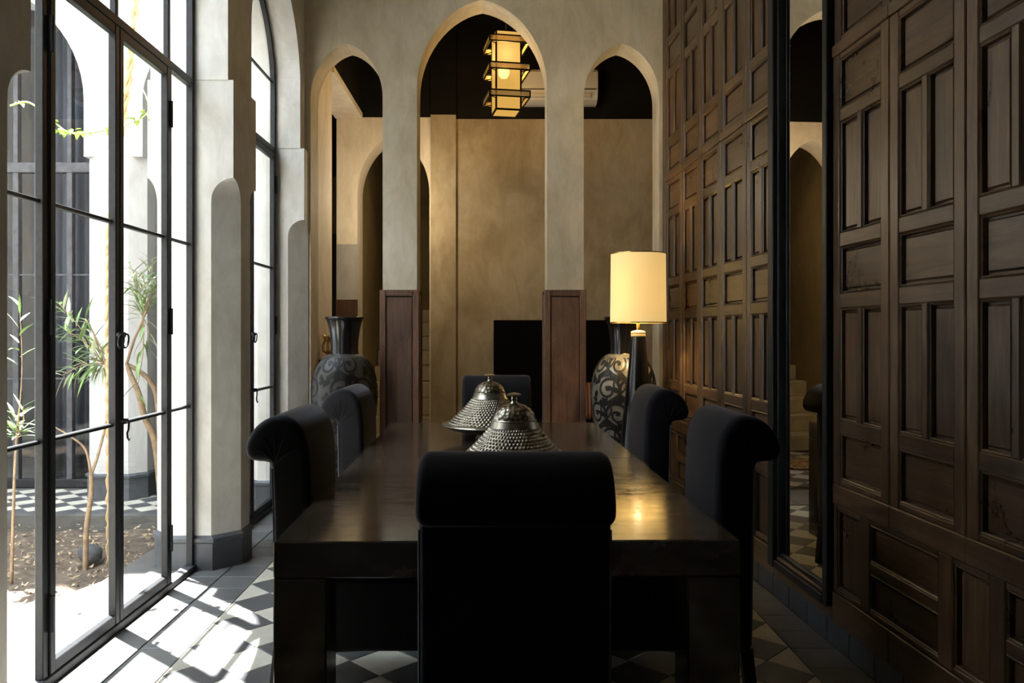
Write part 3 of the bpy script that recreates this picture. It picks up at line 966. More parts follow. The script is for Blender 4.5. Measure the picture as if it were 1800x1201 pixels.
# dark rooms behind the facade
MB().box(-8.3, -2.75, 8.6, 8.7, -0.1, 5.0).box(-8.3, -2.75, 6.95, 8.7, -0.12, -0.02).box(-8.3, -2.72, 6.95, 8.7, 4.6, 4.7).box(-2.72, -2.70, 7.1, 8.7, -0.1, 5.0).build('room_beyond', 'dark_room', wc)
# windows of the facade
def far_window(name, x0, x1, mulls, label):
    root = thing(name, label, 'door', ((x0 + x1) / 2, 6.90, 0), 0, kind='structure')
    ox = -(x0 + x1) / 2
    ztop = 4.35
    fr = MB().cbox(x0 + ox, x0 + 0.05 + ox, -0.03, 0.03, 0, ztop, 0.004).cbox(x1 - 0.05 + ox, x1 + ox, -0.03, 0.03, 0, ztop, 0.004)
    fr.cbox(x0 + 0.05 + ox, x1 - 0.05 + ox, -0.03, 0.03, 0, 0.07, 0.004)
    fr.build('frame', 'black_iron', root)
    MB().cbox(x0 + 0.05 + ox, x1 - 0.05 + ox, -0.035, 0.035, 2.81, 2.90, 0.004).build('transom', 'iron_sill', root)
    xs = [x0 + 0.05] + mulls + [x1 - 0.05]
    for m_ in mulls:
        MB().cbox(m_ - 0.025 + ox, m_ + 0.025 + ox, -0.03, 0.03, 0.07, 2.81, 0.003).build('mullion', 'iron_sill', root)
        MB().cbox(m_ - 0.02 + ox, m_ + 0.02 + ox, -0.03, 0.03, 2.90, ztop, 0.003).build('mullion', 'iron_sill', root)
    for a, b_ in zip(xs[:-1], xs[1:]):
        for za, zb in ((0.07, 0.96), (0.975, 1.89), (1.905, 2.81)):
            MB().cbox(a + 0.02 + ox, b_ - 0.02 + ox, -0.003, 0.003, za, zb, 0.0005).build('pane', 'glass', root)
        for z in (0.9675, 1.8975):
            MB().cbox(a + 0.02 + ox, b_ - 0.02 + ox, -0.012, 0.012, z - 0.0075, z + 0.0075, 0.002).build('glazing_bar', 'iron_sill', root)
        MB().cbox(a + 0.02 + ox, b_ - 0.02 + ox, -0.003, 0.003, 2.90, ztop, 0.0005).build('pane', 'glass', root)
    return root
far_window('door_3', -5.22, -3.45, [-4.85, -4.28, -3.80], 'dark glazed doors across the courtyard left of the white pillar')
far_window('door_4', -2.93, -2.06, [-2.50], 'dark glazed doors across the courtyard right of the white pillar')
def curtain(x0, x1, y, label):
    v = []; f = []
    n = int((x1 - x0) / 0.012)
    for i in range(n + 1):
        x = x0 + (x1 - x0) * i / n
        yy_ = y + 0.035 * math.sin(x * 62) + 0.012 * math.sin(x * 131 + 1)
        for z in (0.03, 1.5, 3.0, 4.4):
            v.append((x, yy_ + 0.01 * math.sin(z * 2 + x * 9), z))
    for i in range(n):
        for k in range(3):
            f.append((i * 4 + k, i * 4 + 4 + k, i * 4 + 5 + k, i * 4 + 1 + k))
    o = MB().add(v, f).build('curtain', 'curtain_navy', None, smooth=True)
    sm = o.modifiers.new('t', 'SOLIDIFY'); sm.thickness = 0.004
    return tag(o, label, 'curtain')
curtain(-4.15, -3.50, 7.15, 'dark navy curtain behind the glass left of the white courtyard pillar')
curtain(-2.92, -2.76, 7.05, 'dark navy curtain behind the glass right of the white courtyard pillar')

# soil bed
n = 90
v = []; f = []
for i in range(n + 1):
    for j in range(n + 1):
        x = -7.2 + 5.1 * i / n; y = 3.72 + 2.2 * j / n
        z = -0.115 + 0.05 * noise.noise(Vector((x * 2.2, y * 2.2, 0))) + 0.03 * noise.noise(Vector((x * 9, y * 9, 3))) + 0.015 * noise.noise(Vector((x * 23, y * 23, 5)))
        v.append((x, y, z))
for i in range(n):
    for j in range(n):
        if not (v[i * (n + 1) + j][1] < 4.32 and v[i * (n + 1) + j][0] > -2.36 + (v[i * (n + 1) + j][1] - 3.8) * 0.4):
            f.append((i * (n + 1) + j, (i + 1) * (n + 1) + j, (i + 1) * (n + 1) + j + 1, i * (n + 1) + j + 1))
soil = MB().add(v, f).build('garden_soil', 'soil', None, smooth=True)
tag(soil, 'brown earth of the courtyard planting bed', 'soil', kind='stuff')
lt = MB()
for k in range(900):
    x = random.uniform(-4.6, -2.25); y = random.uniform(4.35, 5.8)
    s = random.uniform(0.008, 0.03); a = random.uniform(0, 6.28); z = -0.085 + random.uniform(-0.02, 0.03)
    ca, sa = math.cos(a) * s, math.sin(a) * s
    h = random.uniform(0, s)
    lt.add([(x + ca, y + sa, z + h), (x - sa * 0.4, y + ca * 0.4, z), (x - ca, y - sa, z + h * 0.6), (x + sa * 0.4, y - ca * 0.4, z - 0.004)], [(0, 1, 2, 3)])
o = lt.build('leaf_litter', 'litter')
tag(o, 'dry fallen leaves scattered over the earth', 'leaf litter', kind='stuff')
# dark stone lying in the bed
bm = bmesh.new(); bmesh.ops.create_icosphere(bm, subdivisions=3, radius=0.075)
for vv_ in bm.verts:
    vv_.co *= 1 + 0.25 * noise.noise(vv_.co * 14); vv_.co.z *= 0.8
me = bpy.data.meshes.new('garden_stone'); bm.to_mesh(me); bm.free(); me.materials.append(MATS['stone_dark'])
me.polygons.foreach_set('use_smooth', [True] * len(me.polygons))
o = link('garden_stone', me, None, (-2.62, 4.98, -0.05)); tag(o, 'dark rounded stone lying on the earth bed', 'stone')

# ================================================================== TABLES
def make_table(Wd, L, H=0.77):
    t = thing('dining_table', '', 'table')
    MB().cbox(-Wd / 2, Wd / 2, 0, L, H - 0.108, H, 0.004).build('table_top', 'table_top', t)
    lw_ = 0.155
    for sx in (-1, 1):
        for y in (0.0, L - lw_):
            x0 = -Wd / 2 if sx < 0 else Wd / 2 - lw_
            MB().cbox(x0, x0 + lw_, y, y + lw_, 0.0, H - 0.109, 0.004).build('leg', 'table_top', t)
    return t
TROT = R(1.04)
t1 = make_table(1.37, 1.483)
t1.location = (0.038, 2.255, 0); t1.rotation_euler = (0, 0, TROT)
tag(t1, 'near half of the long dark lacquered table, behind the front chair', 'table', 'two square tables pushed end to end')
t2 = copy_tree(t1)
dv = Vector((-math.sin(TROT), math.cos(TROT), 0)) * 1.489
t2.location = Vector(t1.location) + dv
tag(t2, 'far half of the long dark lacquered table, nearer the arches', 'table', 'two square tables pushed end to end')

# ================================================================== CHAIRS
def extrude_rounded(prof, width, r=0.022, seg=4):
    """extrude a closed 2-D profile (x,z) along y with softly rounded ends"""
    n = len(prof)
    nor = []
    for i in range(n):
        a, b_ = prof[i - 1], prof[(i + 1) % n]
        t = Vector((b_[0] - a[0], b_[1] - a[1])).normalized()
        nor.append(Vector((t.y, -t.x)))
    area = sum(prof[i][0] * prof[(i + 1) % n][1] - prof[(i + 1) % n][0] * prof[i][1] for i in range(n))
    sgn = -1 if area > 0 else 1       # inward
    rings = []
    for side in (-1, 1):
        ks = range(seg, -1, -1) if side < 0 else range(0, seg + 1)
        for k in ks:
            a = k / seg * math.pi / 2
            ins = r * (1 - math.cos(a)); yo = width / 2 - r + r * math.sin(a)
            rings.append([(prof[i][0] + nor[i].x * sgn * ins, side * yo, prof[i][1] + nor[i].y * sgn * ins) for i in range(n)])
    v = [p for rg in rings for p in rg]; f = []
    for i in range(len(rings) - 1):
        for k in range(n):
            f.append((i * n + k, i * n + (k + 1) % n, (i + 1) * n + (k + 1) % n, (i + 1) * n + k))
    f.append(tuple(range(n))); f.append(tuple(range(len(v) - n, len(v))))
    return MB().add(v, f)
def catmull(pts, sub=4):
    out = []
    n = len(pts)
    for i in range(n):
        p0, p1, p2, p3 = [Vector(pts[(i + k - 1) % n]) for k in range(4)]
        for s in range(sub):
            t = s / sub
            out.append(tuple(0.5 * ((2 * p1) + (-p0 + p2) * t + (2 * p0 - 5 * p1 + 4 * p2 - p3) * t * t + (-p0 + 3 * p1 - 3 * p2 + p3) * t ** 3)))
    return out
CW = 0.485
def make_chair():
    """faces +x; origin on the floor under the front face of the backrest"""
    c = thing('dining_chair', '', 'chair')
    prof = [(0.0, 0.22), (0.0, 0.50), (-0.002, 0.75), (-0.006, 0.90), (-0.016, 0.98), (-0.045, 1.045), (-0.095, 1.076), (-0.155, 1.068), (-0.205, 1.035),
            (-0.236, 0.985), (-0.242, 0.945), (-0.226, 0.916), (-0.196, 0.908), (-0.166, 0.905), (-0.149, 0.885), (-0.143, 0.75), (-0.138, 0.50), (-0.134, 0.22), (-0.10, 0.205), (-0.03, 0.205)]
    prof = catmull(prof, 3)
    bk = extrude_rounded(prof, CW, 0.03, 5).build('backrest', 'velvet', c, angle=60)
    # piping seam up the back edges and gathered pleats in the scroll
    for s in (-1, 1):
        y = s * (CW / 2 - 0.002)
        MB().tube([(-0.128, y, 0.24), (-0.132, y, 0.5), (-0.136, y, 0.75), (-0.140, y, 0.885)], 0.0035, 5).build('seam', 'piping', bk, smooth=True)
        for ex, ez in ((-0.215, 0.965), (-0.185, 1.02), (-0.13, 1.045), (-0.075, 1.035), (-0.03, 0.965)):
            MB().tube([(-0.128, y + s * 0.001, 0.905), ((-0.128 + ex) / 2, y + s * 0.003, (0.905 + ez) / 2 + 0.01), (ex, y - s * 0.001, ez)], [0.003, 0.003, 0.0012], 5).build('pleat', 'velvet', bk, smooth=True)
    sp = catmull([(-0.01, 0.47), (0.2, 0.487), (0.42, 0.482), (0.458, 0.465), (0.466, 0.42), (0.464, 0.24), (0.455, 0.215), (0.2, 0.212), (-0.01, 0.214), (-0.012, 0.33)], 3)
    st_ = extrude_rounded(sp, CW, 0.025, 4).build('seat', 'velvet', c, angle=60)
    for sx in (-0.115, 0.43):
        for sy in (-1, 1):
            v = []
            yb_ = sy * (CW / 2 - 0.035)
            lg = MB()
            a, b_ = 0.024, 0.018
            xo = -0.03 if sx < 0 else 0.0
            top_ = [(sx - a, yb_ - a, 0.225), (sx + a, yb_ - a, 0.225), (sx + a, yb_ + a, 0.225), (sx - a, yb_ + a, 0.225)]
            bot = [(sx + xo - b_, yb_ - b_, 0), (sx + xo + b_, yb_ - b_, 0), (sx + xo + b_, yb_ + b_, 0), (sx + xo - b_, yb_ + b_, 0)]
            lg.add(bot + top_, [(3, 2, 1, 0), (4, 5, 6, 7), (0, 1, 5, 4), (1, 2, 6, 5), (2, 3, 7, 6), (3, 0, 4, 7)])
            lg.build('leg', 'dark_leg', c)
    return c
ch = make_chair()
GRP = 'black velvet scroll-back dining chairs round the table'
spots = [((0.050, 2.07, 0), R(90), 'black velvet scroll-back chair at the near end, its back to the camera'),
         ((-0.672, 3.045, 0), R(0), 'black velvet scroll-back chair on the window side, nearer the camera'),
         ((-0.702, 4.36, 0), R(0), 'black velvet scroll-back chair on the window side, in front of the dark vase'),
         ((0.805, 3.045, 0), R(180), 'black velvet scroll-back chair on the panelled side, beside the mirror'),
         ((0.800, 4.36, 0), R(180), 'black velvet scroll-back chair on the panelled side, in front of the lamp'),
         ((0.012, 5.375, 0), R(-90), 'black velvet chair at the far end of the table, half hidden by the silver lids')]
for i, (loc, rz, lab) in enumerate(spots):
    o = ch if i == 0 else copy_tree(ch)
    o.location = loc; o.rotation_euler = (0, 0, rz)
    tag(o, lab, 'chair', GRP)

# ================================================================== TAGINES
def make_tagine(label):
    t = thing('silver_tagine', label, 'serving dish')
    # footed plate
    MB().lathe([(0.001, 0.0), (0.085, 0.0), (0.088, 0.006), (0.07, 0.03), (0.085, 0.036), (0.17, 0.046), (0.25, 0.064), (0.288, 0.083), (0.296, 0.089), (0.293, 0.094), (0.27, 0.089), (0.24, 0.083), (0.001, 0.078)], 64).build('plate', 'silver', t, angle=50)
    # hobnailed cone
    n, rows, per, sub = 60, 12, 5, 6
    v = []; f = []
    NA = n * per; NR = rows * sub
    for j in range(NR + 1):
        s = j / NR
        r = 0.250 + (0.106 - 0.250) * s - 0.008 * math.sin(math.pi * s)
        z = 0.094 + (0.246 - 0.094) * s
        row = j / sub
        for i in range(NA):
            u = i / per + (0.5 if int(row) % 2 else 0.0)
            fu = (u % 1.0) - 0.5; fv = (row % 1.0) - 0.5
            d2 = math.hypot(fu, fv)
            h = 0.0095 * max(0.0, 1 - (d2 / 0.46) ** 2) * (0.5 + 0.5 * (1 - s))
            a = 2 * math.pi * i / NA
            v.append(((r + h * 0.85) * math.cos(a), (r + h * 0.85) * math.sin(a), z + h * 0.5))
    for j in range(NR):
        for i in range(NA):
            f.append((j * NA + i, j * NA + (i + 1) % NA, (j + 1) * NA + (i + 1) % NA, (j + 1) * NA + i))
    lid = MB().add(v, f).build('lid', 'silver', t, smooth=True)
    MB().lathe([(0.268, 0.088), (0.270, 0.094), (0.262, 0.101), (0.252, 0.100), (0.249, 0.094)], 64, cap=False).build('lid_rim', 'silver', lid, angle=50)
    MB().lathe([(0.110, 0.246), (0.108, 0.250), (0.102, 0.262), (0.096, 0.274), (0.099, 0.277), (0.096, 0.281)], 64, cap=False).build('collar', 'silver', lid, angle=50)
    MB().lathe([(0.094, 0.279), (0.093, 0.290), (0.086, 0.308), (0.070, 0.327), (0.048, 0.341), (0.022, 0.349), (0.012, 0.350)], 64).build('dome', 'silver_engraved', lid, angle=60)
    MB().lathe([(0.024, 0.346), (0.014, 0.354), (0.011, 0.362), (0.015, 0.367), (0.011, 0.372), (0.012, 0.380), (0.030, 0.384), (0.032, 0.388), (0.022, 0.393), (0.008, 0.396), (0.001, 0.397)], 28).build('finial', 'silver', lid, angle=50)
    return t
tg = make_tagine('silver hobnailed tagine with domed lid, the one further from the camera')
tg.location = (-0.03, 4.42, 0.7705); tg.scale = (0.945,) * 3
tg['group'] = 'pair of silver tagines on the table'
tg2 = copy_tree(tg)
tg2.location = (0.078, 3.12, 0.7705); tg2.scale = (0.925,) * 3; tg2.rotation_euler = (0, 0, 0.3)
tag(tg2, 'silver hobnailed tagine right behind the front chair, the nearer one', 'serving dish')

# ================================================================== LAMP
lp = thing('floor_lamp', 'lit lamp with cream drum shade and tall tapering black base', 'lamp', (1.027, 5.52, 0))
MB().lathe([(0.001, 0), (0.185, 0), (0.188, 0.012), (0.178, 0.05), (0.152, 0.35), (0.125, 0.62), (0.095, 0.90), (0.068, 1.15), (0.052, 1.34), (0.050, 1.352)], 40).build('base', 'ceramic_black', lp, angle=40)
MB().lathe([(0.050, 1.352), (0.053, 1.356), (0.053, 1.366), (0.050, 1.370), (0.053, 1.374), (0.053, 1.384), (0.044, 1.392), (0.018, 1.398)], 32).build('cap_ring', 'cream_ring', lp, angle=40)
MB().lathe([(0.014, 1.398), (0.014, 1.47)], 16).build('neck', 'brass', lp, angle=40)
sh = MB()
sh.lathe([(0.196, 1.452), (0.199, 1.452), (0.194, 1.945), (0.191, 1.945), (0.196, 1.452)], 64, cap=False)
shade = sh.build('lamp_shade', 'shade_cloth', lp, angle=40)
MB().lathe([(0.195, 1.449), (0.2005, 1.449), (0.2005, 1.456), (0.195, 1.456), (0.195, 1.449)], 64, cap=False).build('shade_trim', 'brass', shade, angle=40)
MB().lathe([(0.190, 1.940), (0.1955, 1.940), (0.1955, 1.947), (0.190, 1.947), (0.190, 1.940)], 64, cap=False).build('shade_trim', 'brass', shade, angle=40)
MB().tube([(0.19, 0, 1.47), (0, 0, 1.472), (-0.19, 0, 1.47)], 0.003, 6).tube([(0, 0.19, 1.47), (0, 0, 1.472), (0, -0.19, 1.47)], 0.003, 6).build('spider', 'brass', shade)
MB().lathe([(0.016, 1.47), (0.022, 1.50), (0.034, 1.55), (0.036, 1.58), (0.026, 1.61), (0.001, 1.62)], 20).build('bulb', 'bulb', lp, smooth=True)
pl = bpy.data.lights.new('lamp_glow', 'POINT'); pl.energy = 46; pl.color = (1.0, 0.74, 0.38); pl.shadow_soft_size = 0.05
po = link('lamp_glow', pl, lp, (0, 0, 1.66))

# ================================================================== LANTERN
LX, LY = 0.105, 7.20
ln = thing('pendant_lantern', 'lit amber lantern with three flared tiers hanging beyond the middle arch', 'lantern', (LX, LY, 3.43), R(10))
hw = 0.115; ZH = 0.74
for sx in (-1, 1):
    for sy in (-1, 1):
        MB().cbox(sx * hw - 0.008, sx * hw + 0.008, sy * hw - 0.008, sy * hw + 0.008, 0, ZH, 0.002).build('corner_bar', 'lantern_bar', ln)
for z in (0.0, ZH - 0.016):
    b_ = MB()
    for s in (-1, 1):
        b_.cbox(-hw, hw, s * hw - 0.008, s * hw + 0.008, z, z + 0.016, 0.002).cbox(s * hw - 0.008, s * hw + 0.008, -hw, hw, z, z + 0.016, 0.002)
    b_.build('end_frame', 'lantern_bar', ln)
for s in (-1, 1):
    MB().box(-hw + 0.008, hw - 0.008, s * hw - 0.002, s * hw + 0.002, 0.016, ZH - 0.016).build('pane', 'lantern_paper', ln)
    MB().box(s * hw - 0.002, s * hw + 0.002, -hw + 0.008, hw - 0.008, 0.016, ZH - 0.016).build('pane', 'lantern_paper', ln)
MB().box(-hw + 0.01, hw - 0.01, -hw + 0.01, hw - 0.01, 0.004, 0.007).build('bottom_pane', 'lantern_paper', ln)
for zc in (0.135, 0.385, 0.635):
    ro_, h_ = 0.187, 0.034
    tf = MB()
    for z in (zc - h_, zc + h_ - 0.012):
        for s in (-1, 1):
            tf.cbox(-ro_, ro_, s * ro_ - 0.006, s * ro_ + 0.006, z, z + 0.012, 0.002).cbox(s * ro_ - 0.006, s * ro_ + 0.006, -ro_, ro_, z, z + 0.012, 0.002)
    for sx in (-1, 1):
        for sy in (-1, 1):
            tf.box(sx * ro_ - 0.006, sx * ro_ + 0.006, sy * ro_ - 0.006, sy * ro_ + 0.006, zc - h_, zc + h_)
            tf.tube([(sx * ro_, sy * ro_, zc - h_ + 0.006), (sx * hw, sy * hw, zc - h_ + 0.006)], 0.005, 4)
    tier = tf.build('tier_frame', 'lantern_bar', ln)
    for s in (-1, 1):
        MB().box(-ro_ + 0.006, ro_ - 0.006, s * ro_ - 0.0015, s * ro_ + 0.0015, zc - h_ + 0.012, zc + h_ - 0.012).build('tier_pane', 'lantern_fin', tier)
        MB().box(s * ro_ - 0.0015, s * ro_ + 0.0015, -ro_ + 0.006, ro_ - 0.006, zc - h_ + 0.012, zc + h_ - 0.012).build('tier_pane', 'lantern_fin', tier)
MB().tube([(0, 0, ZH), (0, 0, CEIL - 3.43)], 0.006, 6).build('chain', 'lantern_bar', ln)
MB().lathe([(0.002, 0.31), (0.03, 0.32), (0.05, 0.35), (0.052, 0.38), (0.035, 0.41), (0.001, 0.425)], 16, -0.03, -0.04).build('bulb', 'bulb', ln, smooth=True)
pl = bpy.data.lights.new('lantern_glow', 'POINT'); pl.energy = 430; pl.color = (1.0, 0.86, 0.64); pl.shadow_soft_size = 0.04
link('lantern_glow', pl, ln, (-0.02, 0, 0.52))

# added pendant lamp, hidden by the left column, to brighten the pale wall beyond
wsn = thing('added_pendant_lamp', 'added small brass fill lamp hanging unseen behind the left column', 'lamp', (-1.0, 7.9, 2.85))
MB().lathe([(0.055, 0.10), (0.05, 0.13), (0.03, 0.16), (0.012, 0.175)], 20, cap=False).build('lamp_shade', 'brass', wsn, angle=40)
MB().lathe([(0.002, 0.0), (0.028, 0.015), (0.036, 0.05), (0.03, 0.08), (0.012, 0.13)], 16).build('bulb', 'bulb', wsn, smooth=True)
MB().tube([(0, 0, 0.17), (0, 0, CEIL - 2.85)], 0.004, 6).build('cord', 'black_iron', wsn)
pl = bpy.data.lights.new('added_pendant_glow', 'POINT'); pl.energy = 30; pl.color = (1.0, 0.80, 0.53); pl.shadow_soft_size = 0.05
link('added_pendant_glow', pl, wsn, (0, 0, -0.06))

# ================================================================== AC UNIT
ac = thing('air_conditioner', 'white split air conditioner on the black upper wall behind the lantern', 'air conditioner', (0.62, 8.695, 3.93))
pr = catmull([(0, 0.0), (-0.10, 0.0), (-0.17, 0.03), (-0.205, 0.09), (-0.215, 0.20), (-0.205, 0.33), (-0.17, 0.365), (0, 0.37)], 1)
v = []; n = len(pr)
for x in (-0.50, 0.515):
    v += [(x, y, z) for y, z in pr]
MB().add(v, [tuple(range(n)), tuple(range(n, 2 * n))[::-1]] + [(i, (i + 1) % n, n + (i + 1) % n, n + i) for i in range(n)]).build('body', 'white_plastic', ac, angle=30)
MB().box(-0.485, 0.50, -0.2165, -0.20, 0.130, 0.142).build('seam_line', 'grey_plastic', ac)
MB().cbox(-0.46, 0.44, -0.2185, -0.19, 0.05, 0.085, 0.003).build('louvre', 'white_plastic', ac)

# ================================================================== VASES
VP = [(0.001, 0.0), (0.12, 0.0), (0.128, 0.015), (0.135, 0.10), (0.165, 0.30), (0.205, 0.52), (0.238, 0.72), (0.254, 0.88), (0.250, 0.98), (0.228, 1.08), (0.190, 1.155), (0.145, 1.20), (0.112, 1.215)]
NK = [(0.112, 1.210), (0.107, 1.22), (0.105, 1.25), (0.108, 1.32), (0.120, 1.41), (0.138, 1.475), (0.147, 1.485), (0.150, 1.497), (0.143, 1.502), (0.132, 1.485), (0.10, 1.33), (0.095, 1.24)]
def vase_r(z):
    for (r0, z0), (r1, z1) in zip(VP[1:-1], VP[2:]):
        if z0 <= z <= z1:
            return r0 + (r1 - r0) * (z - z0) / max(1e-6, z1 - z0)
    return 0.1
def smooth_prof(p, sub=4):
    out = []
    for i in range(len(p) - 1):
        p0 = Vector(p[max(i - 1, 0)]); p1 = Vector(p[i]); p2 = Vector(p[i + 1]); p3 = Vector(p[min(i + 2, len(p) - 1)])
        for s in range(sub):
            t = s / sub
            out.append(tuple(0.5 * ((2 * p1) + (-p0 + p2) * t + (2 * p0 - 5 * p1 + 4 * p2 - p3) * t * t + (-p0 + 3 * p1 - 3 * p2 + p3) * t ** 3)))
    out.append(p[-1])
    return [(max(0.001, a), b_) for a, b_ in out]
VPS = smooth_prof(VP)
def vr(z):
    for (r0, z0), (r1, z1) in zip(VPS[:-1], VPS[1:]):
        if z0 <= z <= z1 and z1 > z0:
            return r0 + (r1 - r0) * (z - z0) / (z1 - z0)
    return 0.1
def ribbon(mb, pts, widths):
    """ribbon laid on the vase skin; pts in (arc metres at r=.25, z)"""
    v = []; f = []
    n = len(pts)
    for i, (s, z) in enumerate(pts):
        a = pts[max(i - 1, 0)]; b_ = pts[min(i + 1, n - 1)]
        t = Vector((b_[0] - a[0], b_[1] - a[1]))
        if t.length < 1e-6: t = Vector((1, 0))
        t.normalize()
        nn = Vector((-t.y, t.x)) * widths[i] / 2
        for sg in (-1, 1):
            ss, zz = s + sg * nn.x, min(1.19, max(0.02, z + sg * nn.y))
            r = vr(zz) + 0.0025
            a_ = ss / 0.25
            v.append((r * math.cos(a_), r * math.sin(a_), zz))
    for i in range(n - 1):
        f.append((2 * i, 2 * i + 1, 2 * i + 3, 2 * i + 2))
    mb.add(v, f)
def scrolls(rng):
    mb = MB()
    per = 7
    Wc = 2 * math.pi * 0.25 / per
    for rr in range(6):
        for k in range(per):
            s0 = (k + 0.5 * (rr % 2)) * Wc; z0 = 0.10 + rr * 0.19
            d = 1 if (k + rr) % 2 else -1
            # stem rising into a spiral
            pts = []; wd = []
            for i in range(40):
                u = i / 39
                ang = -math.pi / 2 + u * 3.1 * math.pi
                rad = 0.095 * (1 - u) ** 0.8 + 0.012
                pts.append((s0 + d * (0.02 + rad * math.cos(ang)), z0 + 0.09 + rad * math.sin(ang)))
                wd.append(0.025 * (1 - 0.40 * u))
            ribbon(mb, pts, wd)
            pe = pts[-1]
            # bud at the spiral eye
            ribbon(mb, [(pe[0] - 0.022 + 0.044 * j / 8, pe[1] + 0.004 * math.sin(j)) for j in range(9)], [0.004 + 0.036 * math.sin(math.pi * j / 8) for j in range(9)])
            # linking stem
            ribbon(mb, [(s0 + d * 0.02 + d * 0.14 * math.sin(u * 2.6), z0 - 0.005 + 0.22 * u) for u in [j / 12 for j in range(13)]], [0.015] * 13)
            # pointed leaves
            for la, lo in ((0.6, 0.09), (1.5, 0.09), (2.4, 0.10), (3.3, 0.09), (4.0, 0.085), (5.3, 0.09)):
                bx, bz = s0 + d * 0.02 + 0.10 * math.cos(la), z0 + 0.09 + 0.10 * math.sin(la)
                dir_ = la + d * rng.uniform(0.5, 1.2)
                L = rng.uniform(0.055, 0.085)
                ribbon(mb, [(bx + math.cos(dir_ + 0.5 * j / 8) * L * j / 8, bz + math.sin(dir_ + 0.5 * j / 8) * L * j / 8) for j in range(9)], [0.003 + 0.036 * math.sin(math.pi * (j / 8) ** 0.7) for j in range(9)])
    return mb
def vase(label, loc, rot, ground):
    t = thing('floor_vase', label, 'vase', loc, rot)
    b_ = MB().lathe(VPS, 56).build('body', ground, t, angle=60)
    scrolls(random.Random(3)).build('scrollwork', 'scroll_dark', b_)
    MB().lathe(smooth_prof(NK, 3), 48, cap=False).build('neck', 'ceramic_black', t, angle=50)
    return t
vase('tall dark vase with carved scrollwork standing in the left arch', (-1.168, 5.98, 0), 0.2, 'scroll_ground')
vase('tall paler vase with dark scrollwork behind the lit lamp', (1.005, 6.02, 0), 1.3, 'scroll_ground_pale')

# ------------------------------------------------------------------ black settle, cushion, rug, bracket
se = thing('settle', 'plain black high-backed settle against the far wall', 'bench', (0.735, 8.35, 0))
MB().cbox(-0.75, 0.76, 0.24, 0.34, 0.0, 1.52, 0.008).build('backrest', 'dark_fabric', se)
MB().cbox(-0.75, 0.76, -0.30, 0.235, 0.10, 0.42, 0.02).build('seat', 'dark_fabric', se)
for x in (-0.70, 0.66):
    for y in (-0.28, 0.17):
        MB().box(x, x + 0.05, y, y + 0.05, 0, 0.10).build('foot', 'dark_leg', se)
bm = bmesh.new(); bmesh.ops.create_cube(bm, size=1)
bmesh.ops.subdivide_edges(bm, edges=bm.edges, cuts=7, use_grid_fill=True)
for q_ in bm.verts:
    x, y, z = q_.co * 2
    k = (1 - 0.75 * max(abs(x), abs(z)) ** 3)
    q_.co = Vector((x * 0.23 * (1 - 0.06 * z * z), y * 0.085 * max(0.12, k), z * 0.21 * (1 - 0.06 * x * x)))
me = bpy.data.meshes.new('cushion'); bm.to_mesh(me); bm.free(); me.materials.append(MATS['stripes'])
me.polygons.foreach_set('use_smooth', [True] * len(me.polygons))
o = link('cushion', me, None, (1.17, 8.30, 0.64)); o.rotation_euler = (R(-12), 0, 0)
tag(o, 'red striped cushion on the black settle behind the right column', 'cushion')
rg = MB()
pts = []
for k in range(36):
    a = 2 * math.pi * k / 36
    rr_ = 1 + 0.10 * math.sin(3 * a + 1) + 0.05 * math.sin(7 * a)
    pts.append((0.62 * rr_ * math.cos(a), 0.32 * rr_ * math.sin(a)))
rg = rg.prism(pts, 0.0, 0.012).build('rug', 'spotted'); rg.location = (-0.72, 7.86, 0.001)
tag(rg, 'spotted hide rug on the floor beyond the arches', 'rug')
br = thing('wall_bracket', 'small dark wall bracket holding a gilt candle stand', 'shelf', (-1.513, 6.66, 1.10))
MB().cbox(0, 0.16, -0.09, 0.09, 0.02, 0.05, 0.004).build('board', 'wood_frame', br)
MB().prism([(0, -0.02), (0.10, -0.02), (0.10, 0.02), (0, 0.02)], -0.04, 0.019).build('support', 'wood_frame', br)
ca = thing('candle_stand', 'gilt openwork candle stand on the bracket behind the dark vase', 'candle holder', (-1.445, 6.66, 1.151))
MB().lathe([(0.05, 0), (0.052, 0.008), (0.018, 0.02), (0.012, 0.06), (0.02, 0.075), (0.012, 0.09), (0.012, 0.15), (0.03, 0.165), (0.034, 0.19), (0.028, 0.20)], 20).build('stem', 'brass', ca, angle=50)
for k in range(5):
    a = 2 * math.pi * k / 5
    MB().tube([(0.012 * math.cos(a), 0.012 * math.sin(a), 0.05), (0.05 * math.cos(a), 0.05 * math.sin(a), 0.07), (0.055 * math.cos(a), 0.055 * math.sin(a), 0.12), (0.03 * math.cos(a), 0.03 * math.sin(a), 0.165), (0.048 * math.cos(a), 0.048 * math.sin(a), 0.21)], 0.006, 6).build('scroll_arm', 'brass', ca, smooth=True)

# ================================================================== PLANTS
def leaf_mesh(L, Wd, mat, droop=0.25, heart=False):
    v = []; f = []
    n = 6
    for i in range(n + 1):
        u = i / n
        w = Wd / 2 * (math.sin(math.pi * u ** (0.55 if heart else 0.75)) + 0.02)
        z = -droop * L * u * u
        v += [(L * u, -w, z + w * 0.35), (L * u, 0, z), (L * u, w, z + w * 0.35)]
    for i in range(n):
        a = i * 3
        f += [(a, a + 1, a + 4, a + 3), (a + 1, a + 2, a + 5, a + 4)]
    return MB().add(v, f).mesh('leaf', mat, smooth=True)
LM = [leaf_mesh(0.17, 0.019, 'leaf_green', 0.2), leaf_mesh(0.15, 0.024, 'leaf_pale', 0.35), leaf_mesh(0.19, 0.017, 'leaf_green', 0.12), leaf_mesh(0.14, 0.024, 'leaf_green', 0.3), leaf_mesh(0.16, 0.022, 'leaf_pale', 0.1)]
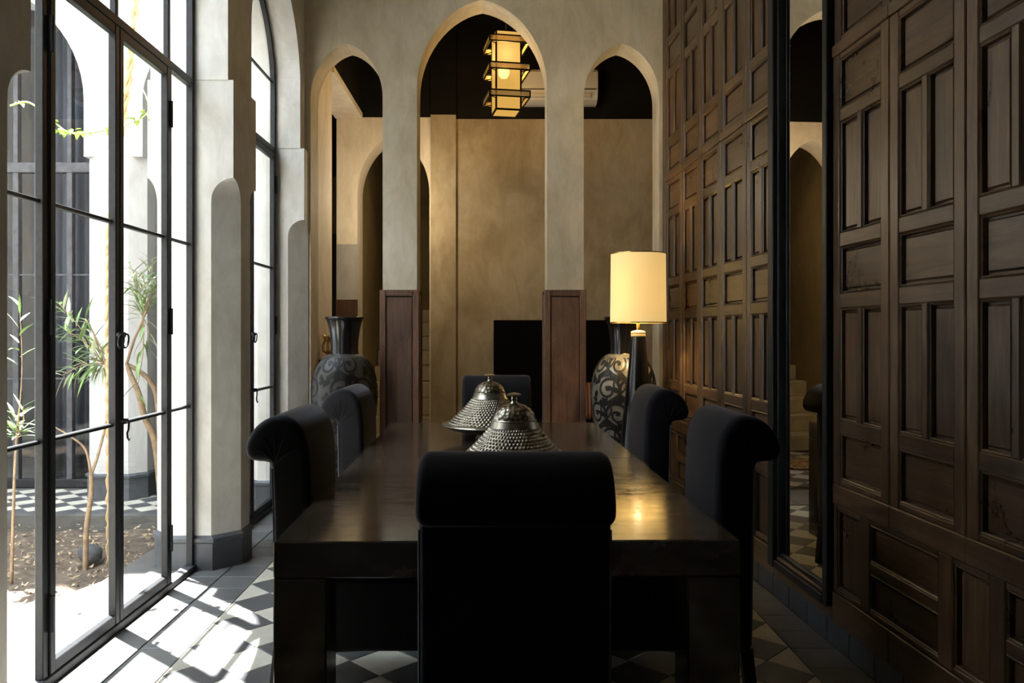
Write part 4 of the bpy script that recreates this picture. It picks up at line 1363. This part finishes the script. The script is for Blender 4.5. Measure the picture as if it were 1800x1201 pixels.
HM = [leaf_mesh(0.055, 0.036, 'leaf_bright', 0.3, True), leaf_mesh(0.045, 0.030, 'leaf_bright', 0.1, True)]
def put_leaf(par, base, meshes, p, direc, rng, sc=1.0):
    o = link('leaf', rng.choice(meshes), par)
    q_ = direc.to_track_quat('X', 'Z')
    o.rotation_mode = 'QUATERNION'
    o.rotation_quaternion = q_
    o.location = p - base
    o.scale = (sc, sc, sc)
    return o
def stem(par, base, name, pts, r0, r1, mat='bark', sub=5):
    P = [Vector(p) - base for p in pts]
    out = []
    for i in range(len(P) - 1):
        p0, p1, p2, p3 = P[max(i - 1, 0)], P[i], P[i + 1], P[min(i + 2, len(P) - 1)]
        for s in range(sub):
            t = s / sub
            out.append(0.5 * ((2 * p1) + (-p0 + p2) * t + (2 * p0 - 5 * p1 + 4 * p2 - p3) * t * t + (-p0 + 3 * p1 - 3 * p2 + p3) * t ** 3))
    out.append(P[-1])
    n_ = len(out)
    return MB().tube(out, [r0 + (r1 - r0) * i / (n_ - 1) for i in range(n_)], 7).build(name, mat, par, smooth=True)
def tuft(par, base, tip, d, rng, n, spread, sc=1.0, root=None, meshes=None):
    """narrow leaves set alternately along the end of a twig, drooping a little"""
    root = root if root is not None else tip - d * 0.3
    run = tip - root
    L = min(run.length, 0.34)
    run.normalize()
    side = run.cross(Vector((0, 1, 0.2)))
    if side.length < 0.05: side = Vector((1, 0, 0))
    side.normalize()
    up_ = side.cross(run)
    n = int(n * 1.5)
    for k in range(n):
        u = k / max(1, n - 1)
        a = k * 2.4 + rng.uniform(-0.4, 0.4)
        dv_ = run * rng.uniform(0.5, 1.0) + (side * math.cos(a) + up_ * math.sin(a)) * rng.uniform(0.6, 1.1) + Vector((0, 0, rng.uniform(-0.45, 0.1)))
        put_leaf(par, base, meshes or LM, tip - run * L * (1 - u), dv_.normalized(), rng, sc * rng.uniform(0.7, 1.15))
rng = random.Random(11)
# tree A: slim forked trunk in the middle of the bed
base = at(150, 1000, 4.76); base.z = -0.09
ta = thing('young_oleander', 'slim forked young tree with long pale leaves, left of the door meeting stiles', 'tree', base)
fork = at(160, 835, 4.76)
stem(ta, base, 'trunk', [base + Vector((0, 0, -0.02)), at(152, 930, 4.76), at(160, 870, 4.78), fork], 0.017, 0.013)
tipA = at(190, 690, 4.85); tipB = at(85, 745, 4.70)
stem(ta, base, 'branch', [fork, at(172, 800, 4.8), at(187, 740, 4.85), tipA, at(180, 620, 4.85), at(150, 560, 4.8)], 0.010, 0.004)
stem(ta, base, 'branch', [fork, at(150, 790, 4.75), at(120, 765, 4.7), tipB], 0.009, 0.003)
for (px, py, yy_, n_, dx, dz) in ((100, 530, 4.8, 15, -0.4, 0.5), (150, 560, 4.85, 12, 0.2, 0.2), (115, 580, 4.7, 10, -0.5, -0.2), (170, 610, 4.9, 11, 0.5, -0.2), (140, 640, 4.8, 11, -0.1, -0.5), (110, 660, 4.75, 10, -0.6, -0.5), (175, 655, 4.9, 9, 0.5, -0.5)):
    p = at(px, py, yy_)
    stem(ta, base, 'twig', [at(182, 640, 4.85), (at(182, 640, 4.85) + p) / 2 + Vector((0, 0, 0.03)), p], 0.004, 0.002)
    tuft(ta, base, p, Vector((dx, rng.uniform(-0.4, 0.4), dz)).normalized(), rng, n_, 0.75, 0.95, at(182, 640, 4.85))
# tree B: curved stems right of the meeting stile
base = at(290, 880, 5.25); base.z = -0.09
tb = thing('leaning_oleander', 'leaning tree with curved twin stems, right of the door meeting stiles', 'tree', base)
stem(tb, base, 'trunk', [base, at(275, 790, 5.25), at(255, 735, 5.22), at(243, 690, 5.2), at(228, 655, 5.2), at(224, 640, 5.2)], 0.026, 0.014)
stem(tb, base, 'trunk', [base + Vector((0.02, 0.03, 0)), at(282, 780, 5.3), at(276, 700, 5.28), at(262, 668, 5.25), at(240, 650, 5.22), at(222, 640, 5.2)], 0.024, 0.013)
stem(tb, base, 'branch', [at(222, 642, 5.2), at(235, 600, 5.15), at(250, 565, 5.1), at(265, 520, 5.1)], 0.010, 0.004)
for (px, py, n_, dx, dz) in ((250, 480, 16, 0.2, 0.4), (275, 500, 16, 0.4, -0.2), (235, 500, 12, -0.6, 0.1), (268, 455, 10, 0.1, 0.6), (228, 465, 8, -0.5, 0.4), (260, 610, 6, 0.3, -0.3), (240, 690, 4, -0.1, -0.7)):
    p = at(px, py, 5.1 + rng.uniform(-0.1, 0.1))
    stem(tb, base, 'twig', [at(252, 560, 5.1), (at(252, 560, 5.1) + p) / 2 + Vector((0.02, 0, 0.02)), p], 0.004, 0.002)
    tuft(tb, base, p, Vector((dx, rng.uniform(-0.4, 0.4), dz)).normalized(), rng, n_, 0.75, 1.0, at(252, 560, 5.1))
# shrub C at the left edge
base = at(20, 990, 4.5); base.z = -0.09
tc = thing('small_oleander', 'small sparse shrub at the left edge behind the fixed pane', 'shrub', base)
stem(tc, base, 'trunk', [base, at(25, 850, 4.5), at(30, 760, 4.5), at(35, 710, 4.5)], 0.010, 0.004)
for (px, py, n_, dx, dz) in ((32, 760, 9, 0.1, -0.5), (40, 715, 7, 0.5, 0.2), (25, 730, 6, -0.4, 0.3), (35, 540, 6, 0.6, 0.1)):
    p = at(px, py, 4.5)
    stem(tc, base, 'twig', [at(30, 770, 4.5), (at(30, 770, 4.5) + p) / 2 + Vector((0.02, 0, 0)), p], 0.004, 0.002)
    tuft(tc, base, p, Vector((dx, rng.uniform(-0.3, 0.3), dz)).normalized(), rng, n_, 0.7, 0.9, at(30, 770, 4.5))
# climbing vine: twisted rope-like stems and a light leafy shoot
base = at(192, 690, 4.85); base.z = -0.09
vn = thing('climbing_vine', 'twisted rope-like vine stems hanging with small bright leaves', 'vine', base)
path = [base, at(192, 760, 4.85), at(190, 560, 4.85), at(192, 400, 4.85), at(205, 290, 4.83), at(226, 140, 4.8), at(240, 0, 4.8), at(236, -160, 4.8)]
for ph in (0, math.pi):
    P = []
    for i in range(len(path) - 1):
        for s in range(14):
            t = s / 14
            c_ = path[i].lerp(path[i + 1], t)
            a = c_.z * 30 + ph
            P.append(c_ - base + Vector((0.012 * math.cos(a), 0.012 * math.sin(a), 0)))
    MB().tube(P, 0.012, 6).build('rope_stem', 'bark_rope', vn, smooth=True)
shoot = [at(18, 186, 4.3), at(50, 180, 4.3), at(88, 208, 4.3), at(118, 232, 4.3), at(150, 234, 4.3), at(190, 228, 4.35), at(225, 218, 4.4), at(262, 192, 4.45)]
stem(vn, base, 'shoot', shoot + [at(240, 120, 4.6), at(240, 0, 4.8)], 0.005, 0.003, 'leaf_bright')
for (px, py, n_) in ((110, 230, 7), (128, 228, 6), (145, 235, 4), (190, 230, 5), (238, 212, 5), (255, 198, 5), (36, 182, 3), (95, 214, 2)):
    for k in range(n_):
        p = at(px + rng.uniform(-8, 8), py + rng.uniform(-5, 5), 4.33 + rng.uniform(-0.04, 0.06))
        put_leaf(vn, base, HM, p, Vector((rng.uniform(-1, 1), rng.uniform(-1, 1), rng.uniform(-1, 0.4))).normalized(), rng, rng.uniform(0.7, 1.1))
# leafy crown of the vine high above the door, throwing leaf shadow on the floor
cr = Vector((-2.55, 4.08, 5.15))
stem(vn, base, 'branch', [path[-1], Vector((-2.3, 4.5, 4.45)), cr, Vector((-2.55, 3.85, 5.2))], 0.012, 0.005)
for k in range(9):
    p = cr + Vector((rng.uniform(-0.12, 0.12), rng.uniform(-0.2, 0.12), rng.uniform(-0.15, 0.15)))
    put_leaf(vn, base, LM + HM, p, Vector((rng.uniform(-1, 1), rng.uniform(-1, 1), rng.uniform(-0.6, 0.6))).normalized(), rng, rng.uniform(0.8, 1.3))
